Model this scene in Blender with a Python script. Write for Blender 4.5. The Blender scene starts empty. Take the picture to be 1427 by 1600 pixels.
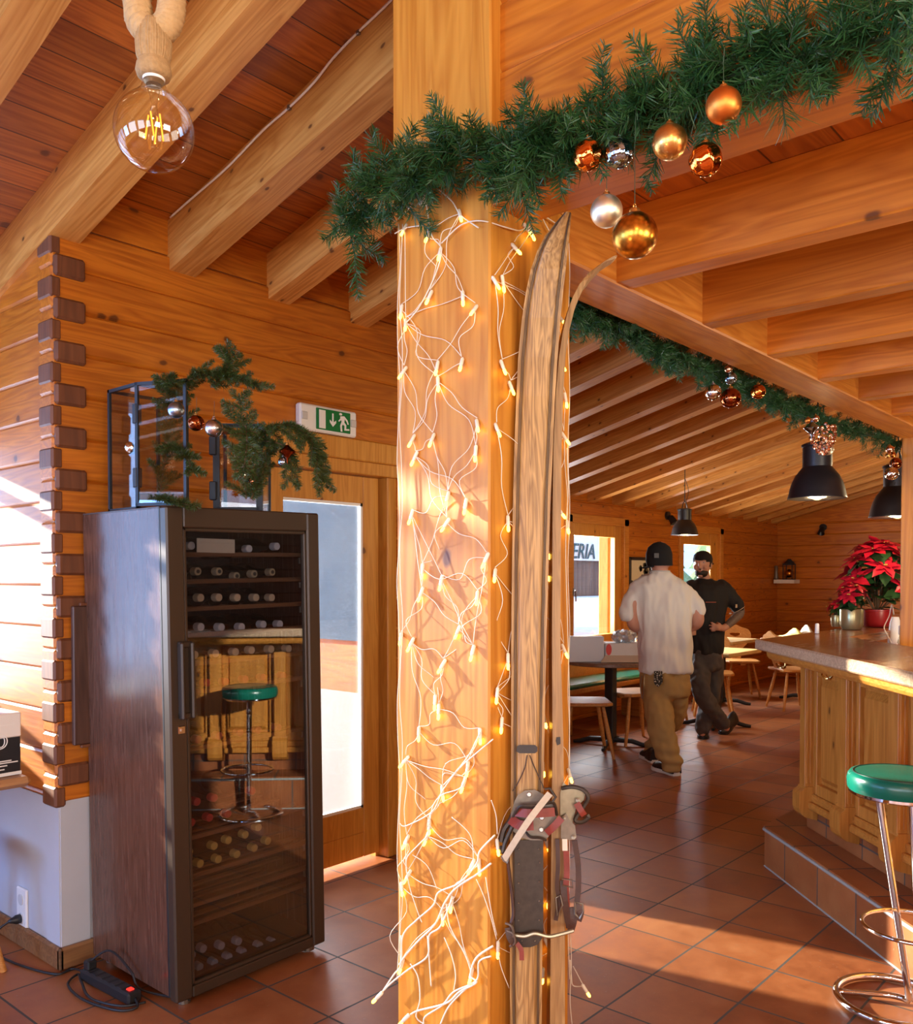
import bpy, bmesh, math, random
import numpy as np
from mathutils import Vector, Matrix, Euler
random.seed(7); rng = np.random.default_rng(7)
SC = bpy.context.scene; COL = SC.collection
V = Vector; PI = math.pi
# ---------------------------------------------------------------- camera
FPX, PPX, PPY, TH, PT, CH = 1387.0, 713.5, 933.0, .71595, .02195, 1.462
Rv = V((math.sin(TH), -math.cos(TH), 0)); F0 = V((math.cos(TH), math.sin(TH), 0)); Zv = V((0, 0, 1))
Fv = F0*math.cos(PT) - Zv*math.sin(PT); Uv = Zv*math.cos(PT) + F0*math.sin(PT); CAM = V((0, 0, CH))
def P(px, py, X=None, Y=None, Z=None, d=None):
    """the point of the place seen at pixel (px,py) on the plane X=, Y=, Z= or at depth d"""
    r = Fv + Rv*((px-PPX)/FPX) - Uv*((py-PPY)/FPX)
    if X is not None: t = X/r.x
    elif Y is not None: t = Y/r.y
    elif Z is not None: t = (Z-CH)/r.z
    else: t = d
    return CAM + r*t
cd = bpy.data.cameras.new('camera'); cam = bpy.data.objects.new('camera', cd); COL.objects.link(cam)
cd.sensor_fit = 'AUTO'; cd.sensor_width = 36; cd.lens = FPX/1600*36; cd.shift_y = (PPY-800)/1600; cd.shift_x = 0; cd.clip_start = .02
cam.location = CAM; cam.rotation_euler = (PI/2-PT, 0, TH-PI/2); SC.camera = cam
SC.view_settings.view_transform = 'Standard'; SC.view_settings.look = 'None'; SC.view_settings.gamma = 1
SC.view_settings.use_curve_mapping = False
# ---------------------------------------------------------------- mesh builder
class MB:
    def __init__(s): s.v = []; s.f = []; s.m = []
    def add(s, vs, fs, mi=0):
        b = len(s.v); s.v.extend([tuple(v) for v in vs]); s.f.extend([tuple(i+b for i in f) for f in fs]); s.m.extend([mi]*len(fs)); return s
    def hexa(s, p, mi=0):   # 8 points: bottom 4 ccw, top 4 ccw
        return s.add(p, [(3,2,1,0),(4,5,6,7),(0,1,5,4),(1,2,6,5),(2,3,7,6),(3,0,4,7)], mi)
    def box(s, a, b, mi=0, M=None):
        (x0,y0,z0),(x1,y1,z1) = a, b
        p = [V(q) for q in ((x0,y0,z0),(x1,y0,z0),(x1,y1,z0),(x0,y1,z0),(x0,y0,z1),(x1,y0,z1),(x1,y1,z1),(x0,y1,z1))]
        if M is not None: p = [M @ q for q in p]
        return s.hexa(p, mi)
    def cbox(s, a, b, c=.006, mi=0, M=None):   # box with chamfered edges
        (x0,y0,z0),(x1,y1,z1) = a, b
        c = min(c, (x1-x0)*.45, (y1-y0)*.45, (z1-z0)*.45)
        bm = bmesh.new(); bmesh.ops.create_cube(bm, size=1)
        for v in bm.verts: v.co = V((x0+(v.co.x+.5)*(x1-x0), y0+(v.co.y+.5)*(y1-y0), z0+(v.co.z+.5)*(z1-z0)))
        bmesh.ops.bevel(bm, geom=bm.edges[:], offset=c, segments=1, affect='EDGES', profile=.5)
        bm.verts.index_update()
        vs = [(M @ v.co) if M is not None else v.co.copy() for v in bm.verts]; fs = [[v.index for v in f.verts] for f in bm.faces]
        bm.free(); return s.add(vs, fs, mi)
    def tube(s, pts, r, n=8, mi=0, cap=True, closed=False):
        pts = [V(p) for p in pts]; k = len(pts); rs = r if isinstance(r, (list, tuple)) else [r]*k
        up = None; vs = []
        for i, p in enumerate(pts):
            t = (pts[(i+1) % k]-pts[(i-1) % k]) if closed else (pts[min(i+1,k-1)]-pts[max(i-1,0)])
            t = t.normalized() if t.length > 1e-9 else V((0,0,1))
            if up is None: up = V((0,0,1)) if abs(t.z) < .9 else V((1,0,0))
            a = up - t*up.dot(t)
            if a.length < 1e-6: a = t.orthogonal()
            a.normalize(); b = t.cross(a); up = a
            for j in range(n):
                q = 2*PI*j/n; vs.append(p + (a*math.cos(q)+b*math.sin(q))*rs[i])
        fs = []
        for i in range(k if closed else k-1):
            for j in range(n):
                i2 = (i+1) % k
                fs.append((i*n+j, i*n+(j+1)%n, i2*n+(j+1)%n, i2*n+j))
        if cap and not closed: fs.append(tuple(range(n-1,-1,-1))); fs.append(tuple((k-1)*n+j for j in range(n)))
        return s.add(vs, fs, mi)
    def lathe(s, prof, n=24, c=(0,0,0), mi=0, M=None, wob=None):  # prof: (r,z)
        vs = []; fs = []; k = len(prof); c = V(c)
        for r, z in prof:
            for j in range(n):
                q = 2*PI*j/n; rr = r*(wob(q, z) if wob else 1); p = V((rr*math.cos(q), rr*math.sin(q), z))
                vs.append(c + (M @ p if M is not None else p))
        for i in range(k-1):
            for j in range(n): fs.append((i*n+j, i*n+(j+1)%n, (i+1)*n+(j+1)%n, (i+1)*n+j))
        if prof[0][0] > 1e-5: fs.append(tuple(range(n-1,-1,-1)))
        if prof[-1][0] > 1e-5: fs.append(tuple((k-1)*n+j for j in range(n)))
        return s.add(vs, fs, mi)
    def ball(s, c, r, n=20, m=12, mi=0, sc=(1,1,1), M=None):
        prof = [(max(r*math.sin(PI*i/m), 1e-6), -r*math.cos(PI*i/m)) for i in range(m+1)]
        S = Matrix.Diagonal((sc[0], sc[1], sc[2])); 
        if M is not None: S = M @ S
        return s.lathe(prof, n, c, mi, S)
    def prism(s, poly, h, o=(0,0,0), ax=(1,0,0), ay=(0,1,0), az=(0,0,1), mi=0):   # polygon in (ax,ay), extruded h along az
        o, ax, ay, az = V(o), V(ax), V(ay), V(az); n = len(poly)
        lo = [o+ax*x+ay*y for x, y in poly]; hi = [p+az*h for p in lo]
        fs = [tuple(range(n-1,-1,-1)), tuple(range(n,2*n))] + [(i,(i+1)%n,(i+1)%n+n,i+n) for i in range(n)]
        return s.add(lo+hi, fs, mi)
    def ringplate(s, outer, inner, h, o, ax, ay, az, mi=0):   # plate with a hole; loops of the same length
        o, ax, ay, az = V(o), V(ax), V(ay), V(az); n = len(outer)
        L = lambda lp, z: [o+ax*x+ay*y+az*z for x, y in lp]
        vs = L(outer,0)+L(inner,0)+L(outer,h)+L(inner,h); fs = []
        for i in range(n):
            j = (i+1) % n
            fs += [(j,i,n+i,n+j), (2*n+i,2*n+j,3*n+j,3*n+i), (i,j,2*n+j,2*n+i), (n+j,n+i,3*n+i,3*n+j)]
        return s.add(vs, fs, mi)
    def build(s, name, mat, parent=None, smooth=None, world=True):
        me = bpy.data.meshes.new(name); me.from_pydata(s.v, [], s.f)
        for m in (mat if isinstance(mat, (list, tuple)) else [mat]): me.materials.append(m)
        if any(s.m): me.polygons.foreach_set('material_index', s.m)
        bm = bmesh.new(); bm.from_mesh(me); bmesh.ops.recalc_face_normals(bm, faces=bm.faces); bm.to_mesh(me); bm.free()
        o = bpy.data.objects.new(name, me); COL.objects.link(o)
        if smooth:
            me.polygons.foreach_set('use_smooth', [True]*len(me.polygons))
            if smooth is not True: me.set_sharp_from_angle(angle=math.radians(smooth))
        if parent is not None: attach(o, parent, world)
        return o
def attach(o, parent, world=True):
    o.parent = parent
    if world: o.matrix_parent_inverse = wm(parent).inverted()
def wm(o):
    m = Matrix.LocRotScale(o.location, o.rotation_euler, o.scale)
    return (wm(o.parent) @ o.matrix_parent_inverse @ m) if o.parent else m
def tag(o, label, cat, group=None, kind=None):
    if label: o['label'] = label
    if cat: o['category'] = cat
    if group: o['group'] = group
    if kind: o['kind'] = kind
    return o
def struct(o): o['kind'] = 'structure'; return o
def thing(name, loc, label, cat, group=None, rz=0, rot=None):
    o = bpy.data.objects.new(name, None); COL.objects.link(o); o.location = loc; o.empty_display_size = .05
    o.rotation_euler = rot or (0,0,rz); return tag(o, label, cat, group)
def copy_tree(o, loc=None, rz=None, label=None, group=None, parent=None):
    c = o.copy(); COL.objects.link(c)
    if parent is not None: c.parent = parent; c.matrix_parent_inverse = o.matrix_parent_inverse.copy()
    if loc is not None: c.location = loc
    if rz is not None: c.rotation_euler = (0,0,rz)
    if label: c['label'] = label
    if group: c['group'] = group
    for ch in list(o.children): copy_tree(ch, parent=c)
    return c
def frame(o, x, z=(0,0,1)):   # matrix with local x along x, z as near z
    x = V(x).normalized(); z = V(z); y = z.cross(x).normalized(); z = x.cross(y)
    M = Matrix.Identity(4); M.col[0][:3] = x; M.col[1][:3] = y; M.col[2][:3] = z; M.col[3][:3] = V(o); return M
def bez(p, n=12):   # catmull-rom through points
    p = [V(q) for q in p]; out = []
    for i in range(len(p)-1):
        a, b, c, d = p[max(i-1,0)], p[i], p[i+1], p[min(i+2,len(p)-1)]
        for k in range(n):
            t = k/n; out.append(.5*((2*b)+(c-a)*t+(2*a-5*b+4*c-d)*t*t+(3*b-a-3*c+d)*t**3))
    out.append(p[-1]); return out
# ---------------------------------------------------------------- materials
MATS = {}
class NT:
    def __init__(s, name):
        s.m = bpy.data.materials.new(name); s.m.use_nodes = True; s.t = s.m.node_tree; s.t.nodes.clear()
        s.out = s.n('ShaderNodeOutputMaterial')
    def n(s, t, **k):
        x = s.t.nodes.new(t)
        for a, b in k.items(): setattr(x, a, b)
        return x
    def l(s, a, b): s.t.links.new(a, b); return s
    def val(s, sock, v):
        if hasattr(v, 'links'): s.l(v, sock)
        else: sock.default_value = v
    def math(s, op, a, b=None, c=None, clamp=False):
        x = s.n('ShaderNodeMath', operation=op, use_clamp=clamp)
        for i, q in enumerate((a,b,c)):
            if q is not None: s.val(x.inputs[i], q)
        return x.outputs[0]
    def mix(s, fac, a, b, mode='MIX'):
        x = s.n('ShaderNodeMix', data_type='RGBA', blend_type=mode)
        s.val(x.inputs[0], fac)
        for i, q in ((6,a),(7,b)): s.val(x.inputs[i], q if hasattr(q,'links') else (*q,1) if len(q)==3 else q)
        return x.outputs[2]
    def ramp(s, fac, stops):
        x = s.n('ShaderNodeValToRGB'); e = x.color_ramp.elements
        while len(e) < len(stops): e.new(.5)
        for i, (p, c) in enumerate(stops): e[i].position = p; e[i].color = (*c,1) if len(c)==3 else c
        s.val(x.inputs[0], fac); return x.outputs[0]
    def noise(s, vec, scale, detail=3, rough=.55, dist=0):
        x = s.n('ShaderNodeTexNoise'); x.inputs['Scale'].default_value = scale; x.inputs['Detail'].default_value = detail
        x.inputs['Roughness'].default_value = rough; x.inputs['Distortion'].default_value = dist; s.l(vec, x.inputs['Vector']); return x.outputs[0]
    def pos(s): return s.n('ShaderNodeNewGeometry').outputs['Position']
    def xyz(s, v):
        x = s.n('ShaderNodeSeparateXYZ'); s.l(v, x.inputs[0]); return x.outputs
    def comb(s, a, b, c):
        x = s.n('ShaderNodeCombineXYZ')
        for i, q in enumerate((a,b,c)): s.val(x.inputs[i], q)
        return x.outputs[0]
    def pbsdf(s, col, rough=.5, metal=0, **k):
        x = s.n('ShaderNodeBsdfPrincipled'); s.val(x.inputs['Base Color'], col if hasattr(col,'links') else (*col,1))
        s.val(x.inputs['Roughness'], rough); s.val(x.inputs['Metallic'], metal)
        for a, b in k.items(): s.val(x.inputs[a.replace('_',' ')], b)
        return x
    def bump(s, h, strength=.3, dist=.01):
        x = s.n('ShaderNodeBump'); x.inputs['Strength'].default_value = strength; x.inputs['Distance'].default_value = dist
        s.l(h, x.inputs['Height']); return x.outputs[0]
    def fin(s, sh): s.l(sh.outputs[0] if hasattr(sh,'outputs') else sh, s.out.inputs[0]); MATS[s.m.name] = s.m; return s.m
def plain(name, col, rough=.5, metal=0, noise=0, nscale=30, bump=0, **k):
    t = NT(name); c = col; p = None
    if noise or bump:
        tc = t.n('ShaderNodeTexCoord').outputs['Object']; nz = t.noise(tc, nscale, 4)
    if noise: c = t.mix(t.math('MULTIPLY_ADD', nz, 1, 0), tuple(q*(1-noise) for q in col), tuple(min(1,q*(1+noise)) for q in col))
    p = t.pbsdf(c, rough, metal, **k)
    if bump: t.l(t.bump(nz, bump, .004), p.inputs['Normal'])
    return t.fin(p)
def emit(name, col, s):
    t = NT(name); e = t.n('ShaderNodeEmission'); e.inputs[0].default_value = (*col,1); e.inputs[1].default_value = s; return t.fin(e)
def wood(name, lo, hi, axis='X', gs=1.0, rough=.42, plank=None, knots=.5, var=.16, bump=.08, spec=.5, kcol=(.10,.028,.006), shear=0, kd=1.0):
    """grain along axis; plank = (axis, pitch, offset, seam): tone changes from plank to plank"""
    t = NT(name); p = t.pos(); x, y, z = t.xyz(p)
    if shear: z = t.math('ADD', z, t.math('MULTIPLY', y, shear))
    co = {'X':x,'Y':y,'Z':z}; al = co[axis]; ac = [co[q] for q in 'XYZ' if q != axis]
    off = 0.0; fr = None; tone = None
    if plank:
        pa, pitch, po, seam = plank
        u = t.math('DIVIDE', t.math('SUBTRACT', co[pa], po), pitch); fl = t.math('FLOOR', u); fr = t.math('FRACT', u)
        wn = t.n('ShaderNodeTexWhiteNoise', noise_dimensions='1D'); t.l(fl, wn.inputs['W']); tone = wn.outputs[0]
        off = t.math('MULTIPLY', tone, 17.3)
        al = t.math('ADD', al, off)
    g1 = t.comb(t.math('MULTIPLY', al, .55*gs), t.math('MULTIPLY', ac[0], 7*gs), t.math('MULTIPLY', ac[1], 7*gs))
    g2 = t.comb(t.math('MULTIPLY', al, 2.2*gs), t.math('MULTIPLY', ac[0], 75*gs), t.math('MULTIPLY', ac[1], 75*gs))
    n1 = t.noise(g1, 1.6, 3, .5, .6); n2 = t.noise(g2, 1.0, 2, .6)
    rings = t.math('FRACT', t.math('MULTIPLY', n1, 9))
    rings = t.math('ABSOLUTE', t.math('SUBTRACT', rings, .5))
    f = t.math('ADD', t.math('MULTIPLY', rings, .75), t.math('MULTIPLY', n2, .62))
    c = t.ramp(f, [(.22, lo), (.78, hi)])
    if tone is not None:
        k = t.math('MULTIPLY_ADD', tone, 2*var, 1-var)
        mx = t.n('ShaderNodeMix', data_type='RGBA', blend_type='MULTIPLY'); mx.inputs[0].default_value = 1
        t.l(c, mx.inputs[6]); t.l(t.comb(k,k,k), mx.inputs[7]); c = mx.outputs[2]
    if knots:
        kv = t.comb(t.math('MULTIPLY', al, 2.2*gs*kd), t.math('MULTIPLY', t.math('ADD', ac[0], ac[1]), 3.3*gs*kd), 0.0)
        vo = t.n('ShaderNodeTexVoronoi', feature='F1', voronoi_dimensions='2D'); vo.inputs['Scale'].default_value = 1.0
        wv = t.n('ShaderNodeVectorMath', operation='ADD'); t.l(kv, wv.inputs[0])
        nz = t.n('ShaderNodeTexNoise'); nz.inputs['Scale'].default_value = 9; t.l(kv, nz.inputs['Vector'])
        ms = t.n('ShaderNodeVectorMath', operation='SCALE'); t.l(nz.outputs['Color'], ms.inputs[0]); ms.inputs['Scale'].default_value = .05
        t.l(ms.outputs[0], wv.inputs[1]); t.l(wv.outputs[0], vo.inputs['Vector'])
        d = vo.outputs['Distance']
        kk = t.math('MULTIPLY', t.math('SUBTRACT', 1, t.math('MULTIPLY', d, 21), clamp=True), 2.2, clamp=True)
        sel = t.n('ShaderNodeTexWhiteNoise', noise_dimensions='3D'); t.l(vo.outputs['Position'], sel.inputs['Vector'])
        kk = t.math('MULTIPLY', kk, t.math('LESS_THAN', sel.outputs[0], knots))
        halo = t.math('MULTIPLY', t.math('SUBTRACT', 1, t.math('MULTIPLY', d, 9), clamp=True), t.math('LESS_THAN', sel.outputs[0], knots))
        c = t.mix(t.math('MULTIPLY', halo, .45), c, tuple(q*.55 for q in lo)); c = t.mix(t.math('MULTIPLY', kk, .85), c, kcol)
    if fr is not None and plank[3]:
        w = plank[3]/plank[1]
        e = t.math('MINIMUM', fr, t.math('SUBTRACT', 1, fr)); sm = t.math('LESS_THAN', e, w)
        c = t.mix(t.math('MULTIPLY', sm, .85), c, (.03,.009,.003))
    b = t.pbsdf(c, t.math('MULTIPLY_ADD', n2, .22, rough-.08), Specular_IOR_Level=spec)
    if bump: t.l(t.bump(f, bump, .004), b.inputs['Normal'])
    return t.fin(b)
def glass(name, tint=(1,1,1), refl=1.0, ior=1.5, rough=0.0, base=.02, film=0):
    t = NT(name); tr = t.n('ShaderNodeBsdfTransparent'); tr.inputs[0].default_value = (*tint,1)
    gl = t.n('ShaderNodeBsdfGlossy'); gl.inputs['Roughness'].default_value = rough
    fr = t.n('ShaderNodeLayerWeight'); f0 = ((ior-1)/(ior+1))**2     # Schlick, the same from both sides
    fac = t.math('MULTIPLY_ADD', t.math('POWER', fr.outputs['Facing'], 4.5), (1-f0)*refl*.9, f0*refl+base, clamp=True)
    mx = t.n('ShaderNodeMixShader'); t.l(fac, mx.inputs[0]); t.l(tr.outputs[0], mx.inputs[1]); t.l(gl.outputs[0], mx.inputs[2])
    out = mx
    if film:
        df = t.n('ShaderNodeBsdfDiffuse'); df.inputs[0].default_value = (.75,.8,.85,1)
        m2 = t.n('ShaderNodeMixShader'); nz = t.noise(t.pos(), 3.5, 4)
        t.l(t.math('MULTIPLY', nz, film), m2.inputs[0]); t.l(mx.outputs[0], m2.inputs[1]); t.l(df.outputs[0], m2.inputs[2]); out = m2
    return t.fin(out)
HL, HD = (.60,.19,.012), (.38,.095,.005)        # honey larch: light and dark grain
W_logX = wood('honey_logs_along', HD, HL, 'X', plank=('Z', .157, 2.61-.157*30, 0), knots=.45)
W_logY = wood('honey_logs_across', HD, HL, 'Y', plank=('Z', .157, 2.688-.157*30, 0), knots=.45)
W_gab = wood('gable_planks', HD, HL, 'Y', plank=('Z', .141, 2.38-.141*20, 0), knots=.9, kd=1.1)
W_end = wood('log_end_grain', (.11,.036,.014), (.19,.065,.024), 'Z', gs=.8, knots=0, rough=.55)
W_roof = wood('roof_boards', (.30,.078,.009), (.52,.17,.022), 'X', plank=('Y', .128, .03, .0022), knots=.5, var=.2)
W_mez = wood('loft_boards', (.32,.075,.007), (.50,.15,.018), 'X', plank=('Y', .155, .015, .0022), knots=.4, var=.15)
W_raft = wood('rafter_timber', (.46,.165,.025), (.68,.32,.075), 'Y', plank=('X', .492, 1.3, 0), knots=.75, shear=.26, kd=1.7)
W_joist = wood('joist_timber', (.43,.118,.008), (.64,.22,.022), 'Y', plank=('X', .49, 1.8, 0), knots=.8, kd=1.1)
W_beam = wood('beam_timber', (.43,.125,.012), (.62,.235,.032), 'X', knots=.35)
W_post = wood('post_timber', (.47,.165,.014), (.63,.275,.034), 'Z', knots=.8, gs=.9)
W_case = wood('casing_timber', (.46,.18,.022), (.62,.29,.05), 'Z', knots=.35)
W_caseX = wood('casing_timber_flat', (.46,.165,.018), (.60,.25,.04), 'X', knots=.35)
W_far = wood('far_wall_logs', HD, HL, 'X', plank=('Z', .157, 2.24-.157*30, 0), knots=.7, kd=1.4)
W_farY = wood('end_wall_logs', HD, HL, 'Y', plank=('Z', .157, 2.24-.157*30, 0), knots=.5, gs=.8)
W_bar = wood('bar_pine', (.44,.155,.020), (.62,.265,.048), 'Z', knots=.35, rough=.36)
W_barX = wood('bar_pine_rail', (.44,.155,.020), (.62,.265,.048), 'X', knots=.25, rough=.36)
W_top = wood('bar_top_walnut', (.16,.055,.018), (.30,.115,.038), 'X', knots=0, rough=.2, spec=.6, gs=.8)
W_edge = wood('bar_top_edge', (.40,.25,.15), (.66,.47,.30), 'X', knots=0, rough=.3, gs=1.6)
W_chair = wood('chair_beech', (.44,.17,.032), (.62,.28,.07), 'Y', knots=0, rough=.5, gs=1.3)
W_ski = wood('old_ski_ash', (.22,.105,.03), (.56,.32,.11), 'Z', knots=0, rough=.38, gs=2.6)
W_ski2 = wood('old_ski_side', (.30,.16,.06), (.48,.28,.11), 'Z', knots=0, rough=.4, gs=2.6)
W_lam = wood('fridge_laminate', (.075,.030,.018), (.15,.065,.04), 'Z', knots=0, rough=.22, gs=1.7, bump=.03, spec=.6)
M_plaster = plain('white_plaster', (.50,.53,.60), .8, noise=.05, nscale=9, bump=.25)
M_black = plain('black_metal', (.012,.012,.014), .35, .0, Specular_IOR_Level=.6)
M_blackm = plain('black_plastic', (.014,.015,.017), .45)
M_darkm = plain('lantern_iron', (.016,.02,.028), .5)
M_brown = plain('bronze_frame', (.055,.036,.024), .38, .25, Specular_IOR_Level=.55)
M_white = plain('white_plastic', (.82,.81,.79), .4)
M_paper = plain('paper_card', (.78,.70,.58), .8)
M_carton = plain('white_carton', (.80,.78,.76), .7, noise=.03)
M_chrome = plain('chrome', (.86,.87,.88), .07, 1)
M_steel = plain('worn_steel', (.24,.20,.155), .42, .8, noise=.35, nscale=60)
M_steeld = plain('dark_steel', (.065,.05,.038), .5, .55, noise=.4, nscale=70)
M_brass = plain('brass', (.75,.52,.2), .25, 1)
M_leather = plain('red_brown_leather', (.22,.026,.012), .5, noise=.45, nscale=40, bump=.3)
M_leathd = plain('dark_leather', (.06,.021,.010), .5, noise=.5, nscale=40, bump=.3)
M_canvas = plain('canvas_strap', (.56,.46,.32), .8, noise=.2, nscale=80, bump=.2)
M_rope = plain('jute_rope', (.48,.31,.14), .9, noise=.25, nscale=120, bump=.5)
M_jute = plain('jute_wrap', (.38,.235,.10), .9, noise=.35, nscale=160, bump=.5)
M_green = plain('green_vinyl', (.003,.155,.10), .25, Specular_IOR_Level=.6)
M_cableW = plain('white_cable', (.80,.76,.70), .45)
M_red = plain('red_wrapper', (.34,.012,.014), .35)
M_pot = plain('olive_gold_pot', (.50,.45,.24), .28, .6)
M_skin = plain('skin', (.62,.31,.22), .5, noise=.08, nscale=25)
M_skin2 = plain('skin_man_in_black', (.60,.33,.24), .5, noise=.08, nscale=25)  # skin tone of the man in black
M_signG = plain('exit_green', (.0,.16,.035), .4)
M_signW = plain('exit_white', (.80,.79,.76), .4)
G_clear = glass('clear_glass', (.97,.98,.98), 1.0, 1.5)
G_door = glass('dusty_door_glass', (.93,.96,.98), 1.1, 1.5, 0, .02, .16)
G_fridge = glass('fridge_door_glass', (.74,.75,.78), 2.0, 1.52, 0, .02)
G_bulb = glass('amber_bulb_glass', (.98,.90,.76), 1.0, 1.5, .0, .05)
G_lant = glass('lantern_glass', (.9,.9,.9), 1.0, 1.5)
# floor tiles -------------------------------------------------------------
def tile_mat(name, x0, y0, p, rot=0, axes='XY', grout=.0035):
    t = NT(name); ps = t.pos(); x, y, z = t.xyz(ps); co = {'X':x,'Y':y,'Z':z}
    a, b = co[axes[0]], co[axes[1]]
    if rot: a = t.math('ADD', t.math('MULTIPLY', x, math.cos(rot)), t.math('MULTIPLY', y, math.sin(rot)))
    if rot and axes == 'XY': b = t.math('SUBTRACT', t.math('MULTIPLY', y, math.cos(rot)), t.math('MULTIPLY', x, math.sin(rot)))
    u = t.math('DIVIDE', t.math('SUBTRACT', a, x0), p); v = t.math('DIVIDE', t.math('SUBTRACT', b, y0), p)
    fu, fv = t.math('FRACT', u), t.math('FRACT', v)
    e = t.math('MINIMUM', t.math('MINIMUM', fu, t.math('SUBTRACT',1,fu)), t.math('MINIMUM', fv, t.math('SUBTRACT',1,fv)))
    wob = t.math('MULTIPLY', t.noise(ps, 25, 2), .004)
    g = t.math('LESS_THAN', t.math('SUBTRACT', e, wob), grout/p)
    wn = t.n('ShaderNodeTexWhiteNoise', noise_dimensions='2D'); t.l(t.comb(t.math('FLOOR',u), t.math('FLOOR',v), 0), wn.inputs['Vector'])
    n1 = t.noise(ps, 7, 5, .65); n2 = t.noise(ps, 60, 3)
    c = t.ramp(t.math('ADD', t.math('MULTIPLY', n1, .7), t.math('MULTIPLY', wn.outputs[0], .3)), [(.25,(.21,.058,.018)),(.5,(.33,.105,.032)),(.8,(.45,.175,.060))])
    c = t.mix(t.math('GREATER_THAN', n2, .70), c, (.36,.19,.11))
    c = t.mix(g, c, (.075,.066,.055))
    r = t.math('MULTIPLY_ADD', n1, .28, .28); r = t.math('ADD', r, t.math('MULTIPLY', g, .3))
    b_ = t.pbsdf(c, r, Specular_IOR_Level=.5)
    t.l(t.bump(t.math('SUBTRACT', t.math('MULTIPLY', n1, .15), g), .35, .004), b_.inputs['Normal'])
    return t.fin(b_)
M_floor = tile_mat('terracotta_tiles', 3.2467, 1.5802, .33)
M_step = tile_mat('terracotta_step', .05, .0, .33, rot=PI/4)
M_stepY = tile_mat('terracotta_riser', .16, -.06, .33, rot=PI/4, axes='XZ')
# ================================================================ ROOM
YA, YB, XC = 3.262, 5.03, 13.0
SL = .26; zb = lambda y: 2.71 + SL*(YA-y); RH = .207
def rows(z0, z1, ref, p=.157):
    k0 = math.floor((z0-ref)/p + 1e-6); out = []; k = k0
    while ref+k*p < z1-1e-6:
        a, b = max(z0, ref+k*p), min(z1, ref+(k+1)*p)
        if b-a > .004: out.append((a,b))
        k += 1
    return out
def logwall(name, axis, c0, c1, u0, u1, z0, z1, ref, mat, holes=(), ch=.009):
    """logs stacked from z0 to z1 along axis; c0..c1 is the wall's thickness; holes = (u0,u1,z0,z1)"""
    m = MB()
    for a, b in rows(z0, z1, ref):
        cuts = [(u0,u1)]
        for h in holes:
            if h[3] > a+.02 and h[2] < b-.02:
                nc = []
                for s, e in cuts:
                    if h[1] <= s or h[0] >= e: nc.append((s,e)); continue
                    if h[0] > s: nc.append((s,h[0]))
                    if h[1] < e: nc.append((h[1],e))
                cuts = nc
        for s, e in cuts:
            if axis == 'X': m.cbox((s,c0,a), (e,c1,b), ch)
            else: m.cbox((c0,s,a), (c1,e,b), ch)
    return struct(m.build(name, mat))
# floor and hidden outer ground
struct(MB().box((-3.2,-4.2,-.12),(13.2,5.2,0)).build('floor', M_floor))
M_snow = plain('snow', (.86,.89,.93), .7, noise=.04, nscale=2)
g = MB().box((-12,3.5,-.5),(3.3,16,-.3)); g.box((-12,5.3,-.5),(30,40,-.25)); g.build('snow_ground', M_snow); struct(bpy.data.objects['snow_ground'])
# back wall (log wall behind the fridge): logs, door opening
DO = (2.40, 3.30, 0, 2.139)
logwall('wall_back', 'X', YA, YA+.11, 1.492, 3.47, .625, 2.767, 2.61, W_logX, [DO])
m = MB(); m.box((1.60,YA+.012,2.772),(3.47,YA+.09,3.05)); o = m.build('trim_1', W_logX); struct(o)
struct(MB().box((1.505,YA+.008,0),(2.40,YA+.12,.627)).build('wall_back_plaster', M_plaster))
# log corner: ends of both walls
m = MB()
for k in range(14):
    zc = 2.61-.157*k
    if zc < .63: break
    m.cbox((1.500,YA-.016,zc-.040),(1.618,YA+.05,zc+.040), .009)
struct(m.build('trim_2', W_end))
m = MB()
for k in range(14):
    zc = 2.688-.157*k
    if zc < .64: break
    m.cbox((1.486,YA-.004,zc-.039),(1.53,YA+.104,zc+.039), .008)
struct(m.build('trim_3', W_end))
# left wall: logs running away to the left, plaster below, gable slope above
m = MB()
for a, b in rows(.627, 2.70, 2.688):
    m.cbox((1.506,YA+.018,a),(1.62,4.32,b), .009)
struct(m.build('wall_left', W_logY))
struct(MB().box((1.510,YA+.004,0),(1.62,4.32,.628)).build('wall_left_plaster', M_plaster))
W_base = wood('worn_skirting', (.16,.07,.03), (.30,.15,.06), 'X', knots=0)
m = MB(); m.cbox((1.490,YA-.02,0),(1.512,4.3,.085), .008); struct(m.build('baseboard_left', W_base))
m = MB(); m.cbox((1.490,YA-.02,0),(2.38,YA+.006,.085), .008); struct(m.build('baseboard_back', W_base))
# roof boards and rafters
def slope_box(m, x0, x1, y0, y1, h0, h1, mi=0):
    m.hexa([V((x0,y0,zb(y0)+h0)),V((x1,y0,zb(y0)+h0)),V((x1,y1,zb(y1)+h0)),V((x0,y1,zb(y1)+h0)),
            V((x0,y0,zb(y0)+h1)),V((x1,y0,zb(y0)+h1)),V((x1,y1,zb(y1)+h1)),V((x0,y1,zb(y1)+h1))], mi)
m = MB(); slope_box(m, -3.2, 1.62, -.6, 4.45, RH, RH+.06); slope_box(m, 1.62, 3.45, -.6, 3.55, RH, RH+.06); slope_box(m, 3.45, 13.3, -.6, 5.5, RH, RH+.06)
struct(m.build('ceiling', W_roof))
for k in range(-9, 24):
    x = 1.483+.492*k
    y0 = -.5 if k <= 0 else 1.22; y1 = 4.4 if k <= 0 else (3.30 if k <= 3 else 5.45)
    if k == 4: y1 = 5.45
    m = MB(); slope_box(m, x, x+.118, y0, y1, 0, RH-.001); o = struct(m.build('ceiling_beam', W_raft))
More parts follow.
